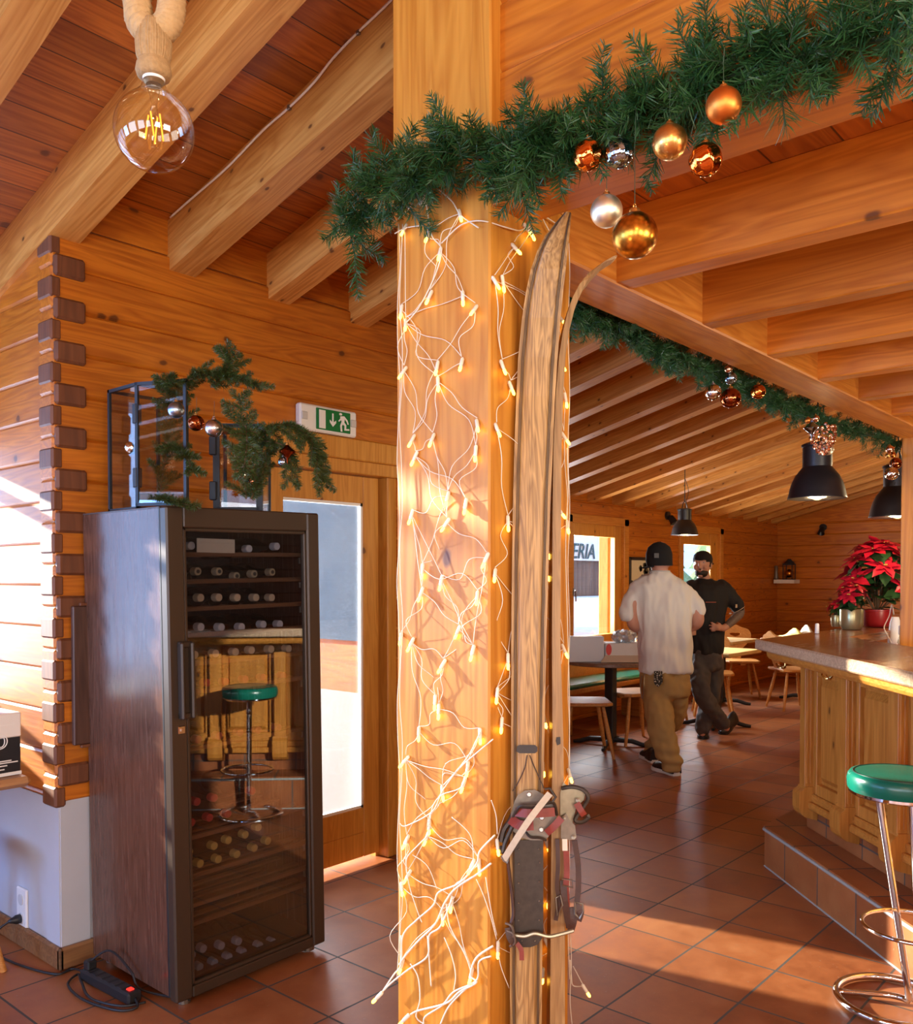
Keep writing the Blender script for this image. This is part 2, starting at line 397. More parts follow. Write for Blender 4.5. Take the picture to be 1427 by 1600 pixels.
# other (unseen) half of the roof and outer walls, with the windows that let the daylight in
zr = zb(-.6)+RH
m = MB(); m.hexa([V((-3.2,-4.3,zr-.9)),V((13.3,-4.3,zr-.9)),V((13.3,-.6,zr)),V((-3.2,-.6,zr)),V((-3.2,-4.3,zr-.84)),V((13.3,-4.3,zr-.84)),V((13.3,-.6,zr+.06)),V((-3.2,-.6,zr+.06))])
struct(m.build('ceiling_rear', W_roof))
WW = [(-3.2,-1.7,.8,2.3),(-1.2,.3,.8,2.3),(.8,2.3,.8,2.3),(2.75,4.1,.8,2.2)]
logwall('wall_west', 'Y', -3.15, -3.0, -4.2, 4.4, 0, 3.9, 0, W_logY, WW)
WS = [(-2.2,-.6,.8,2.3),(.4,2.2,.8,2.3)]
logwall('wall_south', 'X', -4.2, -4.05, -3.15, 13.2, 0, 3.9, 0, wood('darkened_wall_wood', (.05,.018,.008), (.10,.04,.018), 'X', knots=0), WS)  # unseen wall darkened so the fridge glass reflects a dark room
G_dim = glass('sun_dimming_glass', (.66,.67,.70), .8, 1.5, 0, .02)  # tint added to the unseen north panes to weaken sun on the pillar
WN = [(-2.9,-1.75,.9,2.36),(-1.6,-.45,.9,2.36),(-.35,.42,.9,2.43),(.48,1.0,.9,2.43),(1.10,1.452,1.04,1.98)]
logwall('wall_north', 'X', 4.30, 4.40, -3.15, 1.51, 0, 2.62, 0, W_logX, WN)
for i, h in enumerate(WN):
    m = MB(); f = .045
    m.box((h[0],4.32,h[2]),(h[1],4.38,h[2]+f)); m.box((h[0],4.32,h[3]-f),(h[1],4.38,h[3])); m.box((h[0],4.32,h[2]),(h[0]+f*.8,4.38,h[3]))
    if i < 4: m.box((h[1]-f,4.32,h[2]),(h[1],4.38,h[3]))
    w_ = struct(m.build('window_%d' % (3+i), W_caseX))
    MB().box((h[0],4.348,h[2]),(h[1],4.352,h[3])).build('window_pane', G_dim if i < 4 else G_clear, w_)
# loft: gable planks above the header, header log, pillar
m = MB()
for k in range(11):
    a = 2.383+.141*k; m.cbox((1.482,-.6,a),(1.60,1.19,a+.141), .006)
struct(m.build('wall_gable', W_gab))
m = MB(); m.cbox((1.455,-.7,2.238),(1.59,1.18,2.335), .004); m.box((1.53,-.7,2.335),(1.585,1.18,2.39)); struct(m.build('beam', W_joist))
PX0, PX1, PY0, PY1 = 1.45, 1.752, 1.17, 1.444
m = MB(); m.cbox((PX0,PY0,0),(PX0+.215,PY1,2.30), .004); m.cbox((PX0+.217,PY0+.001,0),(PX1,PY1,2.30), .004); m.cbox((PX0,PY0-.002,2.30),(PX1,PY1+.012,zb(1.4)+.2), .004)
struct(m.build('pillar', W_post))
m = MB(); m.cbox((1.462,PY0-.016,2.32),(1.483,PY0+.004,2.392), .003); struct(m.build('trim_4', W_case))
# longitudinal beam, joists, loft boards, far post
m = MB(); m.cbox((1.62,1.19,2.213),(5.36,1.345,2.46), .005); struct(m.build('beam', W_beam))
for k in range(0, 8):
    x = 1.99+.490*k
    m = MB(); m.cbox((x,-2.2,2.216),(x+.075,1.20,2.398), .004); struct(m.build('beam', W_joist))
struct(MB().box((1.55,-2.2,2.396),(6.2,1.35,2.43)).build('ceiling_loft', W_mez))
struct(MB().box((1.62,1.30,2.43),(6.2,1.345,zb(1.34)+.2)).build('wall_loft', W_beam))
c = P(1408, 800, Y=1.345)
m = MB(); m.cbox((c.x,1.17,0),(c.x+.16,1.345,2.22), .006); struct(m.build('pillar', W_post))
# entrance: casing, glazed door, porch wall outside
m = MB(); m.cbox((2.34,3.244,2.04),(3.47,3.40,2.142), .005); m.cbox((2.36,3.268,1.978),(3.32,3.40,2.042), .004)
m.cbox((3.238,3.29,0),(3.312,3.40,1.98), .004); m.cbox((2.34,3.29,0),(2.418,3.40,1.98), .004); m.box((3.215,3.36,0),(3.24,3.40,1.98))
m.cbox((3.305,3.255,0),(3.485,3.40,2.14), .004)
struct(m.build('trim_5', W_case))
dr = MB(); a0, a1 = 2.42, 3.213
dr.cbox((a0,3.33,.03),(2.60,3.375,1.975), .004); dr.cbox((3.105,3.33,.03),(a1,3.375,1.975), .004)
dr.cbox((2.545,3.332,1.839),(3.105,3.373,1.975), .004); dr.cbox((2.545,3.332,.03),(3.105,3.373,.155), .004); dr.cbox((2.545,3.332,.155),(3.105,3.373,.283), .004)
door = struct(dr.build('door_1', W_case))
pane = MB().box((2.545,3.35,.283),(3.105,3.356,1.839)).build('door_glass', G_door, door)
m = MB(); s_ = .014
m.box((2.545,3.336,.283),(2.545+s_,3.352,1.839)); m.box((3.105-s_,3.336,.283),(3.105,3.352,1.839)); m.box((2.545,3.336,1.839-s_),(3.105,3.352,1.839)); m.box((2.545,3.336,.283),(3.105,3.352,.283+s_))
m.build('glazing_bead', M_white, door)
m = MB(); m.box((3.46,3.40,.80),(3.58,5.0,2.7)); struct(m.build('wall_porch', W_farY))
struct(MB().box((3.45,3.40,-.3),(3.58,5.0,.80)).build('wall_porch_plaster', plain('porch_plaster', (.36,.38,.40), .8, noise=.1, nscale=3)))
M_dkglass = plain('dark_window_glass', (.05,.075,.12), .12, Specular_IOR_Level=.8)
m = MB(); m.box((3.44,3.47,1.10),(3.462,4.9,2.05)); struct(m.build('window_8', M_dkglass))
# far room walls
c0, c1 = P(900,836,Y=YB), P(963,990,Y=YB)
W1 = (c0.x-.16, c1.x+.20, .67, 2.083); W2 = (9.90, 11.07, .67, 2.083)
logwall('wall_far', 'X', YB, YB+.12, 3.46, 13.1, 0, 2.256, 2.24, W_far, [W1, W2])
struct(MB().box((3.46,YB+.02,2.25),(13.1,YB+.1,2.7)).build('wall_far_top', W_far))
logwall('wall_right', 'Y', XC, XC+.12, -4.2, 5.1, 0, 2.262, 2.24, W_farY)
struct(MB().box((XC+.01,-4.2,2.255),(XC+.1,5.1,4.2)).build('wall_right_top', W_farY))
def window(n, h, gl, gr, gb, gt):
    """casing around hole h, sash, pane between gl..gr, gb..gt"""
    m = MB(); y0 = YB-.025
    m.cbox((h[0]-.03,y0,h[2]-.02),(h[0]+.07,YB+.12,h[3]+.02), .005); m.cbox((h[1]-.07,y0,h[2]-.02),(h[1]+.03,YB+.12,h[3]+.02), .005)
    m.cbox((h[0]-.03,y0,h[3]-.06),(h[1]+.03,YB+.12,h[3]+.03), .005); m.cbox((h[0]-.05,y0-.05,h[2]-.05),(h[1]+.05,YB+.12,h[2]+.02), .005)
    w = struct(m.build('window_%d' % n, W_caseX))
    s = MB(); a = YB+.02; b = YB+.075
    s.cbox((h[0]+.065,a,h[2]+.015),(gl,b,h[3]-.055), .004); s.cbox((gr,a,h[2]+.015),(h[1]-.065,b,h[3]-.055), .004)
    s.cbox((gl,a,gt),(gr,b,h[3]-.055), .004); s.cbox((gl,a,h[2]+.015),(gr,b,gb), .004)
    s.build('window_frame', W_case, w)
    MB().box((gl,YB+.045,gb),(gr,YB+.051,gt)).build('window_pane', G_clear, w)
    hd = MB(); hd.cbox((gl-.06,a-.025,1.28),(gl-.035,a,1.36), .004); hd.tube([(gl-.047,a-.02,1.33),(gl-.047,a-.05,1.33),(gl-.047,a-.055,1.22)], .008, 6)
    hd.build('window_handle', M_steel, w)
window(1, W1, c0.x, c1.x, .855, 1.896); window(2, W2, 10.04, 10.80, .80, 1.873)
# outside, seen through the far windows
c = P(942, 836, Y=9.0); d = P(880, 875, Y=9.0); e = P(975, 930, Y=9.0)
bn = MB().box((d.x-1.2,9.0,d.z),(c.x+.75,9.03,c.z+.02)).build('banner', plain('banner_white', (.85,.88,.86), .6))
tag(bn, 'white banner with dark hand lettering hung on the fence outside the window', 'banner')
def text(s, size, M, mat, parent, name='lettering', shear=0, ext=.002, bevel=0):
    cu = bpy.data.curves.new(name, 'FONT'); cu.body = s; cu.size = size; cu.shear = shear; cu.extrude = ext; cu.offset = bevel
    o = bpy.data.objects.new(name, cu); COL.objects.link(o); dg = bpy.context.evaluated_depsgraph_get()
    me = bpy.data.meshes.new_from_object(o.evaluated_get(dg)); bpy.data.objects.remove(o)
    me.materials.clear(); me.materials.append(mat); me.transform(M)
    o = bpy.data.objects.new(name, me); COL.objects.link(o)
    if parent: attach(o, parent)
    return o
M_ink = plain('teal_ink', (.012,.06,.065), .5)
a = P(893, 872, Y=8.98); b = P(893, 846, Y=8.98)
text('ERIA', (b.z-a.z)*1.3, Matrix.Translation(a) @ Matrix.Rotation(PI/2, 4, 'X'), M_ink, bn, shear=.25, ext=.004, bevel=.004)
W_fence = wood('weathered_fence', (.08,.035,.016), (.24,.105,.045), 'Z', plank=('X', .14, 0, .006), knots=.3)
m = MB()
for k in range(34):
    x = 12.0+k*.14; m.box((x,9.15,-.26),(x+.135,9.18,d.z+.6+.03*math.sin(k*2.1)))
struct(MB().box((8,8.3,-.3),(24,9.12,e.z)).build('snow_bank_ground', M_snow)); f = m.build('fence', W_fence); tag(f, 'dark weathered vertical board fence standing in the snow outside', 'fence')
c = P(950, 900, Y=5.75); m = MB(); m.cbox((c.x-.07,5.70,-.3),(c.x+.07,5.84,2.5), .01); m.cbox((12.5,5.70,-.3),(12.66,5.84,2.5), .01)
struct(m.build('pillar', W_case))
b0 = P(922, 985, Y=8.0)
m = MB(); m.cbox((b0.x-.55,7.6,-.3),(b0.x+.1,8.2,b0.z+.05), .05, 0); o = m.build('snow_block', plain('icy_snow', (.62,.74,.84), .4)); tag(o, 'snow covered bluish block standing outside beneath the window', 'snow block')
M_tree = plain('far_trees', (.16,.26,.13), .9, noise=.6, nscale=1.5)
for i, (x, r) in enumerate(((27,1.5),(30.5,1.6),(34,1.5),(37.5,1.7),(41,1.6))):
    m = MB()
    for k in range(6): m.lathe([(r*(1-k/6.5),0),(r*(1-k/6.5)*.45,.9),(.001,1.5)], 14, (x,19+i%2,.4+k*.75), 0, None, lambda q,z,k=k: 1+.22*math.sin(q*5+k*2))
    m.lathe([(.18,-.3),(.12,.8)], 8, (x,19+i%2,0)); o = m.build('fir_tree', M_tree); tag(o, 'green fir tree beyond the fence outside the far windows', 'tree', 'fir trees outside the far windows')
# ================================================================ WINE FRIDGE (built upright in its own frame, then leaned a little)
FX, FY, FW, FD, FH = 1.618, 2.655, .648, .585, 1.698
fr = thing('wine_fridge', (FX,FY,0), 'tall bronze framed glass door wine fridge leaning slightly by the log wall', 'wine fridge')
T = Matrix.Translation((FX,FY,0))
def fbox(m, a, b, c=.003, mi=0): return m.cbox(a, b, c, mi, T)
m = MB()
fbox(m, (0,.052,.03),(.018,FD,FH)); fbox(m, (FW-.018,.052,.03),(FW,FD,FH)); m.build('side_panel', W_lam, fr)
m = MB(); fbox(m, (.018,.052,.03),(FW-.018,FD,.07)); fbox(m, (.018,FD-.02,.07),(FW-.018,FD,FH-.02)); fbox(m, (.018,.052,FH-.03),(FW-.018,FD,FH-.001)); m.build('cabinet_shell', M_blackm, fr)
m = MB(); fbox(m, (0,.05,FH-.004),(FW,FD,FH+.004)); m.build('top_panel', plain('fridge_top', (.10,.085,.08), .25), fr)
m = MB(); fbox(m, (-.002,.042,.03),(.02,.054,FH)); fbox(m, (FW-.02,.042,.03),(FW+.002,.054,FH)); fbox(m, (0,.042,FH-.03),(FW,.054,FH)); m.build('door_seal', M_blackm, fr)
df = MB(); gl, gr_, gb, gt = .062, .592, .060, 1.630
fbox(df, (-.004,0,.022),(gl,.042,FH+.002), .006); fbox(df, (gr_,0,.022),(FW+.004,.042,FH+.002), .006); fbox(df, (gl,.001,gt),(gr_,.041,FH+.002), .004); fbox(df, (gl,.001,.022),(gr_,.041,gb), .004)
door_f = df.build('door', M_brown, fr)
m = MB(); i = .012
fbox(m, (gl,.006,gb),(gl+i,.03,gt)); fbox(m, (gr_-i,.006,gb),(gr_,.03,gt)); fbox(m, (gl,.006,gt-i),(gr_,.03,gt)); fbox(m, (gl,.006,gb),(gr_,.03,gb+i)); m.build('glazing_bead', M_brown, door_f)
MB().box((gl+.004,.016,gb+.004),(gr_-.004,.019,gt-.004), 0, T).build('glass_pane', G_fridge, door_f)
m = MB(); fbox(m, (.026,-.028,.985),(.040,.004,1.245), .005); fbox(m, (.064,-.030,.985),(.078,.004,1.245), .005); fbox(m, (.026,-.016,1.225),(.078,.002,1.247), .004); fbox(m, (.026,-.016,.985),(.078,.002,1.007), .004); fbox(m, (.036,-.010,1.0),(.066,.002,1.23), .003)
m.build('door_handle', plain('handle_bronze', (.045,.032,.024), .4, .2), door_f)
m = MB(); fbox(m, (.024,-.004,.935),(.050,.004,.962), .002); m.lathe([(.006,0),(.006,.006),(.001,.006)], 12, (FX+.037,FY-.004,.948), 0, Matrix.Rotation(PI/2,3,'X')); m.build('door_lock', M_chrome, door_f)
for x in (.05, FW-.05):
    for y in (.04, FD-.05): MB().lathe([(.022,0),(.022,.02),(.012,.024),(.012,.05)], 12, (FX+x,FY+y,0)).build('foot', M_steel, fr)
rows_px = [  # (shelf rail px y at x=292, material key, caps px)
 ('white', [(299.8,852.6),(330,853.5),(361,854.5),(390,857.5),(433.3,853.6)], 867),
 ('ring', [(309.7,892.8),(343,892.8),(370.5,900),(398,896.7),(426,893.8)], 909.5),
 ('cream', [(314.2,934),(342.7,933.6),(371.5,933.6),(400.9,933.6),(425.4,933.6)], 952.6),
 ('white', [(314.6,979.7),(346.5,980),(378.3,979.7),(412.3,975.8),(438.2,975.2)], 994),
 ('cream', [(305.1,1023.3),(337.7,1021),(368.9,1018.8),(394,1016),(424.4,1014.5),(451.9,1013.5)], 1039),
 ('red', [(324.4,1067),(353.4,1065.5),(384.2,1061.6),(412.3,1058.6),(443.5,1055.7)], 1083),
 ('rose', [(310.6,1155.8),(343,1149.9),(376,1145),(404.4,1141),(436,1137)], 1172),
 ('red', [(308.7,1252.9),(335.7,1247),(395,1236.2)], None),
 ('red', [(300.4,1285.2),(328.3,1277.8),(357.1,1271.9)], 1311),
 ('gold', [(335.5,1322.2),(357.7,1313),(384.2,1304.5),(404.8,1292.8),(296.5,1331.4)], None),
 ('gold', [(313.6,1349.7),(342,1342.8),(371.1,1335),(398.5,1325.1),(419.5,1314.3)], 1372),
 ('grey', [(301.2,1492.9),(318.5,1482.7),(346.9,1478.2),(373.8,1471.3)], None),
 ('grey', [(313,1511.5),(336.1,1504.7),(358.7,1495.8),(381.3,1488),(406.8,1478.2),(427.4,1472.3)], 1535)]
cap_m = {'white': plain('cap_white', (.80,.79,.84), .45), 'ring': plain('cap_ring', (.55,.44,.28), .5), 'cream': plain('cap_cream', (.80,.62,.42), .5), 'red': plain('cap_red', (.62,.05,.05), .4),
         'rose': plain('cap_rose', (.50,.10,.09), .4), 'gold': plain('cap_gold', (.80,.58,.16), .4, .3), 'grey': plain('cap_grey', (.30,.32,.40), .45)}
M_bottle = plain('bottle_glass', (.006,.012,.008), .12, Specular_IOR_Level=.7)
nm = {'white':'white','ring':'tan ringed','cream':'cream','red':'red','rose':'dull red','gold':'gold','grey':'grey'}
ords = ['first','second','third','fourth','fifth','sixth','seventh']
rown = ['top shelf','second shelf','third shelf','fourth shelf','fifth shelf','sixth shelf','seventh shelf','upper layer of the eighth shelf','lower layer of the eighth shelf','upper layer of the ninth shelf','lower layer of the ninth shelf','upper layer at the fridge bottom','lower layer at the fridge bottom']
proto = {}
def bottle(key, loc, label, group):
    if key not in proto:
        r = thing('wine_bottle', loc, label, 'wine bottle', group)
        R = Matrix.Rotation(-PI/2, 3, 'X')
        MB().lathe([(.0145,.028),(.0145,.08),(.018,.10),(.034,.135),(.037,.16),(.037,.285),(.033,.292),(.001,.290)], 14, V(loc), 0, R).build('bottle_body', M_bottle, r, 40)
        m = MB().lathe([(.001,.0),(.0125,.0),(.0145,.002),(.0152,.03),(.015,.03)], 14, V(loc), 0, R)
        m.build('capsule', cap_m[key], r, 40)
        if key == 'ring': MB().lathe([(.001,-.001),(.007,-.001),(.007,.001)], 12, V(loc), 0, R).build('cork', M_blackm, r)
        proto[key] = r; return r
    return copy_tree(proto[key], loc, None, label, group)
rails = MB
zs = []
CY = FY+.075
for ri, (key, caps, rail) in enumerate(rows_px):
    caps = sorted(caps)
    for ci, (px, py) in enumerate(caps):
        q = P(px, py, Y=CY); q.x = min(max(q.x, FX+.062), FX+FW-.062)
        n = ords[ci]
        bottle(key, q, 'wine bottle with %s cap, %s from the left on the %s' % (nm[key], n, rown[ri]) if ri < 7 else 'wine bottle with %s cap, %s from left, %s' % (nm[key], n, rown[ri]), 'wine bottles lying in the fridge')
    if rail: zs.append(P(292, rail, Y=FY+.06).z)
W_shelf = wood('fridge_shelf_wood', (.16,.07,.03), (.28,.13,.06), 'X', knots=0)
for z in zs + [P(292,1418,Y=FY+.06).z, P(292,1447,Y=FY+.06).z]:
    m = MB(); fbox(m, (.022,.052,z-.008),(FW-.022,.068,z+.008), .002)
    for k in range(4): fbox(m, (.03,.12+k*.11,z-.006),(FW-.03,.15+k*.11,z+.002), .001)
    sh = m.build('shelf', W_shelf, fr)
    m = MB(); fbox(m, (FW-.052,.054,z-.034),(FW-.03,.066,z-.01), .002); m.build('shelf_bracket', M_steel, sh)
a, b = P(304, 841, Y=FY+.062), P(363, 864.5, Y=FY+.062)
o = MB().box((a.x,FY+.046,b.z),(b.x,FY+.050,a.z)).build('price_card', M_paper); tag(o, 'blank cream card standing behind the glass on the top fridge shelf', 'card')
fr.rotation_euler = (0, math.radians(-.9), 0)
# ================================================================ LANTERNS ON THE FRIDGE
ZT = FH+.006
def lantern(name, o, rz, w, h, label, t=.012, open_door=False):
    r = thing(name, o, label, 'lantern', 'black lanterns on the fridge')
    M = Matrix.Translation(o) @ Matrix.Rotation(rz, 4, 'Z'); m = MB()
    for x in (0, w-t):
        for y in (0, w-t): m.box((x,y,0),(x+t,y+t,h), 0, M)
    for z in (0, h-t):
        m.box((0,0,z),(w,t,z+t), 0, M); m.box((0,w-t,z),(w,w,z+t), 0, M); m.box((0,0,z),(t,w,z+t), 0, M); m.box((w-t,0,z),(w,w,z+t), 0, M)
    m.build('lantern_frame', M_darkm, r)
    MB().box((t,t,.002),(w-t,w-t,.008), 0, M).build('base_plate', M_darkm, r)
    e = .004
    MB().box((e,t,t),(e+.002,w-t,h-t), 0, M).build('glass_pane', G_lant, r); MB().box((w-e-.002,t,t),(w-e,w-t,h-t), 0, M).build('glass_pane', G_lant, r)
    MB().box((t,w-e-.002,t),(w-t,w-e,h-t), 0, M).build('glass_pane', G_lant, r)
    D = M if not open_door else M @ Matrix.Translation((0,0,0)) @ Matrix.Rotation(math.radians(-66), 4, 'Z')
    m = MB(); a, b = (0, w) if open_door else (t, w-t)
    y = -t if open_door else 0
    m.box((a,y,t),(a+t,y+t*.8,h-t*.3), 0, D); m.box((b-t,y,t),(b,y+t*.8,h-t*.3), 0, D); m.box((a,y,t),(b,y+t*.8,2*t), 0, D); m.box((a,y,h-t*1.3),(b,y+t*.8,h-t*.3), 0, D)
    d = m.build('lantern_door', M_darkm, r)
    MB().box((a+t,y+.003,2*t),(b-t,y+.005,h-t*1.3), 0, D).build('glass_pane', G_lant, d)
    for z in (.25, .75): MB().cbox((-.012,-.012,h*z-.035),(.014,.012,h*z+.035), .003, 0, M).build('hinge', M_darkm, r)
    return r
l1 = P(214, 700, Y=2.93); l1b = P(295, 700, Y=2.93); w1 = l1b.x-l1.x
lantern('lantern', (l1.x,2.93,ZT), 0, w1, P(214,597,Y=2.93).z-ZT, 'tall black glass lantern with open door on the left of the fridge top', .011, True)
pa, pb, pc = P(347,790,Y=2.86), P(410,800,Y=2.75), P(437,800,Y=2.90)
ang = math.atan2(pb.y-pa.y, pb.x-pa.x); w2 = .185
q = P(410, 700, d=(pb-CAM).dot(Fv)); o2 = V((q.x,q.y,0)) - Matrix.Rotation(ang,3,'Z') @ V((w2,0,0))
lantern('lantern', (o2.x,o2.y,ZT), ang, w2, P(410,662,d=(pb-CAM).dot(Fv)).z-ZT, 'shorter black glass lantern filled with fir twigs on the fridge top', .012)
# ================================================================ NEEDLES
def sprig(m, path, nl, dens, w=.0016, spread=1.0, mi=0, fwd=.75, gravity=0, stem_r=.0012, two=True):
    """a twig with flat needles all round; m collects quads"""
    path = [V(p) for p in path]
    L = sum((path[i+1]-path[i]).length for i in range(len(path)-1)); n = max(6, int(L*dens))
    seg = []; acc = 0
    for i in range(len(path)-1): seg.append((acc, path[i], path[i+1])); acc += (path[i+1]-path[i]).length
    vs, fs = [], []
    for k in range(n):
        s = L*(k+rng.random())/n
        for (a, p, q) in reversed(seg):
            if s >= a: break
        t = (q-p); ln = t.length
        if ln < 1e-9: continue
        t /= ln; c = p + t*(s-a); u = t.orthogonal().normalized(); b = t.cross(u)
        ph = rng.random()*2*PI; d = u*math.cos(ph)+b*math.sin(ph)
        f = fwd*(.6+.8*rng.random()); tip = max(.45, 1-.55*max(0,(s/L-.7)/.3)) 
        dr = (d*spread + t*f + V((0,0,-gravity))).normalized(); l = nl*(.7+.5*rng.random())*tip
        sd = dr.cross(d.cross(t)+V((rng.normal()*.5,rng.normal()*.5,rng.normal()*.5))).normalized()*w*.5
        bnd = (d*.12 - t*.05)*l*rng.normal()
        i0 = len(vs); e = c+dr*l+bnd; md = c+dr*l*.55+bnd*.3
        vs += [c-sd*.7, c+sd*.7, md+sd, md-sd, e+sd*.35, e-sd*.35]; fs += [(i0,i0+1,i0+2,i0+3),(i0+3,i0+2,i0+4,i0+5)]
    m.add(vs, fs, mi)
    m.tube(path, stem_r, 4, mi+1 if two else mi)
def needle_mat(name, a, b, c):
    t = NT(name); nz = t.noise(t.pos(), 55, 2); n2 = t.noise(t.pos(), 9, 2)
    col = t.mix(n2, t.mix(nz, a, b), c); p = t.pbsdf(col, .42, Specular_IOR_Level=.4); return t.fin(p)
M_garl = needle_mat('garland_needles', (.002,.030,.012), (.009,.080,.028), (.040,.11,.022))
M_fir = needle_mat('fir_needles', (.012,.035,.008), (.045,.085,.018), (.08,.11,.025))
M_wire = plain('garland_wire', (.02,.05,.02), .6); M_twig = plain('twig_bark', (.13,.07,.03), .8)
def garland(name, pts, rad, n, nl, label, out, group=None, flare=1.0, long_=.12):
    m = MB(); path = bez(pts, 14); m.tube(path, .005, 6, 1)
    for k in range(n):
        u = (k+rng.random())/n*(len(path)-1); i = min(int(u), len(path)-2); c = path[i].lerp(path[i+1], u-i); t = (path[i+1]-path[i]).normalized()
        d = V((rng.normal(),rng.normal(),rng.normal())); d -= t*d.dot(t); d.normalize()
        d = (d*1.0 + out*.35 + t*rng.normal()*.55).normalized()
        ln = rad*(.62+.75*rng.random())*(.80+.42*math.sin(u*.47+1.1)*math.sin(u*.21)+.25*math.sin(u*1.3)); 
        if rng.random() < long_: ln *= 1.45
        a = c + d*.004; mid = a + d*ln*.55 + V((0,0,rng.normal()*.006)); e = a + d*ln + V((0,0,rng.normal()*.016-.004)) + t*rng.normal()*.012
        hook = rng.random() < .25
        pp = [a, mid, e] + ([e+V((0,0,.02*rng.choice([-1,1])))+t*.01] if hook else [])
        big = rng.random() < .12
        sprig(m, pp, nl*(1.6 if big else 1), 1000 if not big else 800, .0021 if not big else .0013, 1.0, 0, .8 if not big else 1.2)
    o = m.build(name, [M_garl, M_wire]); tag(o, label, 'garland', group); return o
gx = 1.385
gp = [V((1.415,1.56,2.262)), P(590,310,X=1.40), P(650,268,X=1.375), P(720,245,X=1.375), P(790,245,X=1.372), P(845,240,X=1.375), P(905,215,X=1.385), P(970,185,X=1.385), P(1050,155,X=1.385), P(1130,125,X=1.385), P(1220,95,X=1.385), P(1320,75,X=1.385), P(1450,45,X=1.385)]
garland('fir_garland', gp, .082, 350, .031, 'dark green fir garland wrapped over the pillar and along the header', V((-1,0,.05)))
gp = [P(885,478,Y=1.425), P(930,492,Y=1.425), P(985,512,Y=1.425), P(1030,548,Y=1.425), P(1090,572,Y=1.425), P(1150,595,Y=1.425), P(1215,622,Y=1.425), P(1270,648,Y=1.425), P(1330,670,Y=1.425), P(1400,694,Y=1.425)]
garland('fir_garland', gp, .050, 620, .026, 'dark green fir garland running under the far edge of the long beam', V((0,.25,-.35)), None, 1, .06)
def fir_branch(name, pts, label, n=16, tl=.10, nl=.019, r=.0035, taper=.75, group='fir branches in the lanterns', droop=.0, dens=2600):
    m = MB(); path = bez(pts, 10); m.tube(path, [r*(1-.7*i/len(path)) for i in range(len(path))], 5, 1)
    sprig(m, path, nl, dens, .0016)
    n = int(n*1.7); tl *= 1.12
    for k in range(n):
        u = (k+.5+rng.random()*.4)/n; i = min(int(u*(len(path)-1)), len(path)-2); c = path[i]; t = (path[i+1]-path[i]).normalized()
        s = t.cross(Zv); s = s.normalized() if s.length > .1 else V((1,0,0))
        d = (s*(1 if k % 2 else -1)*(.8+.3*rng.random()) + t*.8 + V((rng.normal()*.2,rng.normal()*.2,rng.normal()*.25-droop))).normalized(); l = tl*(1-taper*abs(u-.35))*(.7+.5*rng.random())
        sprig(m, [c, c+d*l*.5+V((0,0,.003)), c+d*l+V((0,0,-droop*l*.5))], nl, dens, .0016)
    o = m.build(name, [M_fir, M_twig]); return tag(o, label, 'fir branch', group)
dL = 3.12
F_ = lambda *q: [P(x,y,d=dd) for x,y,dd in q]
fir_branch('fir_branch', F_((250,770,3.2),(262,690,3.17),(272,620,3.12),(262,597,3.08)), 'upright fir branch standing inside the tall lantern', 14, .10)
fir_branch('fir_branch', F_((262,640,3.15),(285,600,3.1),(330,585,3.05),(370,590,3.0),(408,604,2.96)), 'fir branch arching out of the tall lantern to the right', 16, .11)
fir_branch('fir_branch', F_((330,605,3.05),(350,585,3.02),(358,565,3.0),(352,550,2.98)), 'fir tip pointing up above the other branches', 10, .075)
fir_branch('fir_branch', F_((258,690,3.15),(275,700,3.08),(292,715,3.02),(302,738,2.98)), 'fir branch drooping from the middle of the tall lantern', 10, .07)
fir_branch('fir_branch', F_((245,778,3.1),(270,783,3.0),(300,790,2.95)), 'fir twig lying flat on the fridge between the lanterns', 8, .05)
fir_branch('fir_branch', F_((385,780,3.02),(384,720,3.0),(380,665,2.98),(372,620,2.95)), 'upright fir branch in the shorter lantern reaching above its rim', 14, .09)
fir_branch('fir_branch', F_((384,665,2.9),(386,690,2.85),(383,720,2.82),(376,748,2.8)), 'fir branch hanging down in front of the shorter lantern', 10, .06)
fir_branch('fir_branch', F_((395,690,2.98),(425,668,2.92),(458,665,2.88),(484,685,2.85),(497,715,2.84),(505,752,2.83)), 'fir branch drooping far out over the door side of the fridge', 18, .085, droop=.5)
fir_branch('fir_branch', F_((400,690,2.98),(425,690,2.92),(448,700,2.88),(455,725,2.86),(456,752,2.85)), 'small fir branch hanging beside the copper ornament', 8, .06, droop=.5)
fir_branch('fir_branch', F_((392,780,3.0),(410,740,2.98),(424,700,2.96)), 'fir twig leaning against the right pane of the shorter lantern', 8, .06)
# ================================================================ BAUBLES
def metal(name, col, rough, noise=0, sc=200, metalness=1.0, bump=0):
    t = NT(name); c = col; tc = t.n('ShaderNodeTexCoord').outputs['Object']
    if noise:
        vo = t.n('ShaderNodeTexVoronoi'); vo.inputs['Scale'].default_value = sc; t.l(tc, vo.inputs['Vector'])
        c = t.mix(t.math('MULTIPLY', vo.outputs['Distance'], noise), col, tuple(q*.35 for q in col))
    p = t.pbsdf(c, rough, metalness)
    if bump:
        vo = t.n('ShaderNodeTexVoronoi'); vo.inputs['Scale'].default_value = sc; t.l(tc, vo.inputs['Vector'])
        t.l(t.bump(vo.outputs['Color'], bump, .002), p.inputs['Normal'])
    return t.fin(p)
B_copper = metal('shiny_copper', (.80,.27,.06), .06); B_matte = metal('matte_copper', (.72,.24,.045), .42); B_gold = metal('glitter_gold', (.75,.42,.12), .3, 0, 420, 1, .9)
B_orange = metal('speckled_amber', (.80,.36,.05), .26, .9, 130, 1, .15); B_pearl = metal('pearl', (.84,.78,.60), .42); B_blue = metal('shiny_blue', (.32,.45,.62), .07); B_bluem = metal('matte_blue', (.36,.46,.60), .3)
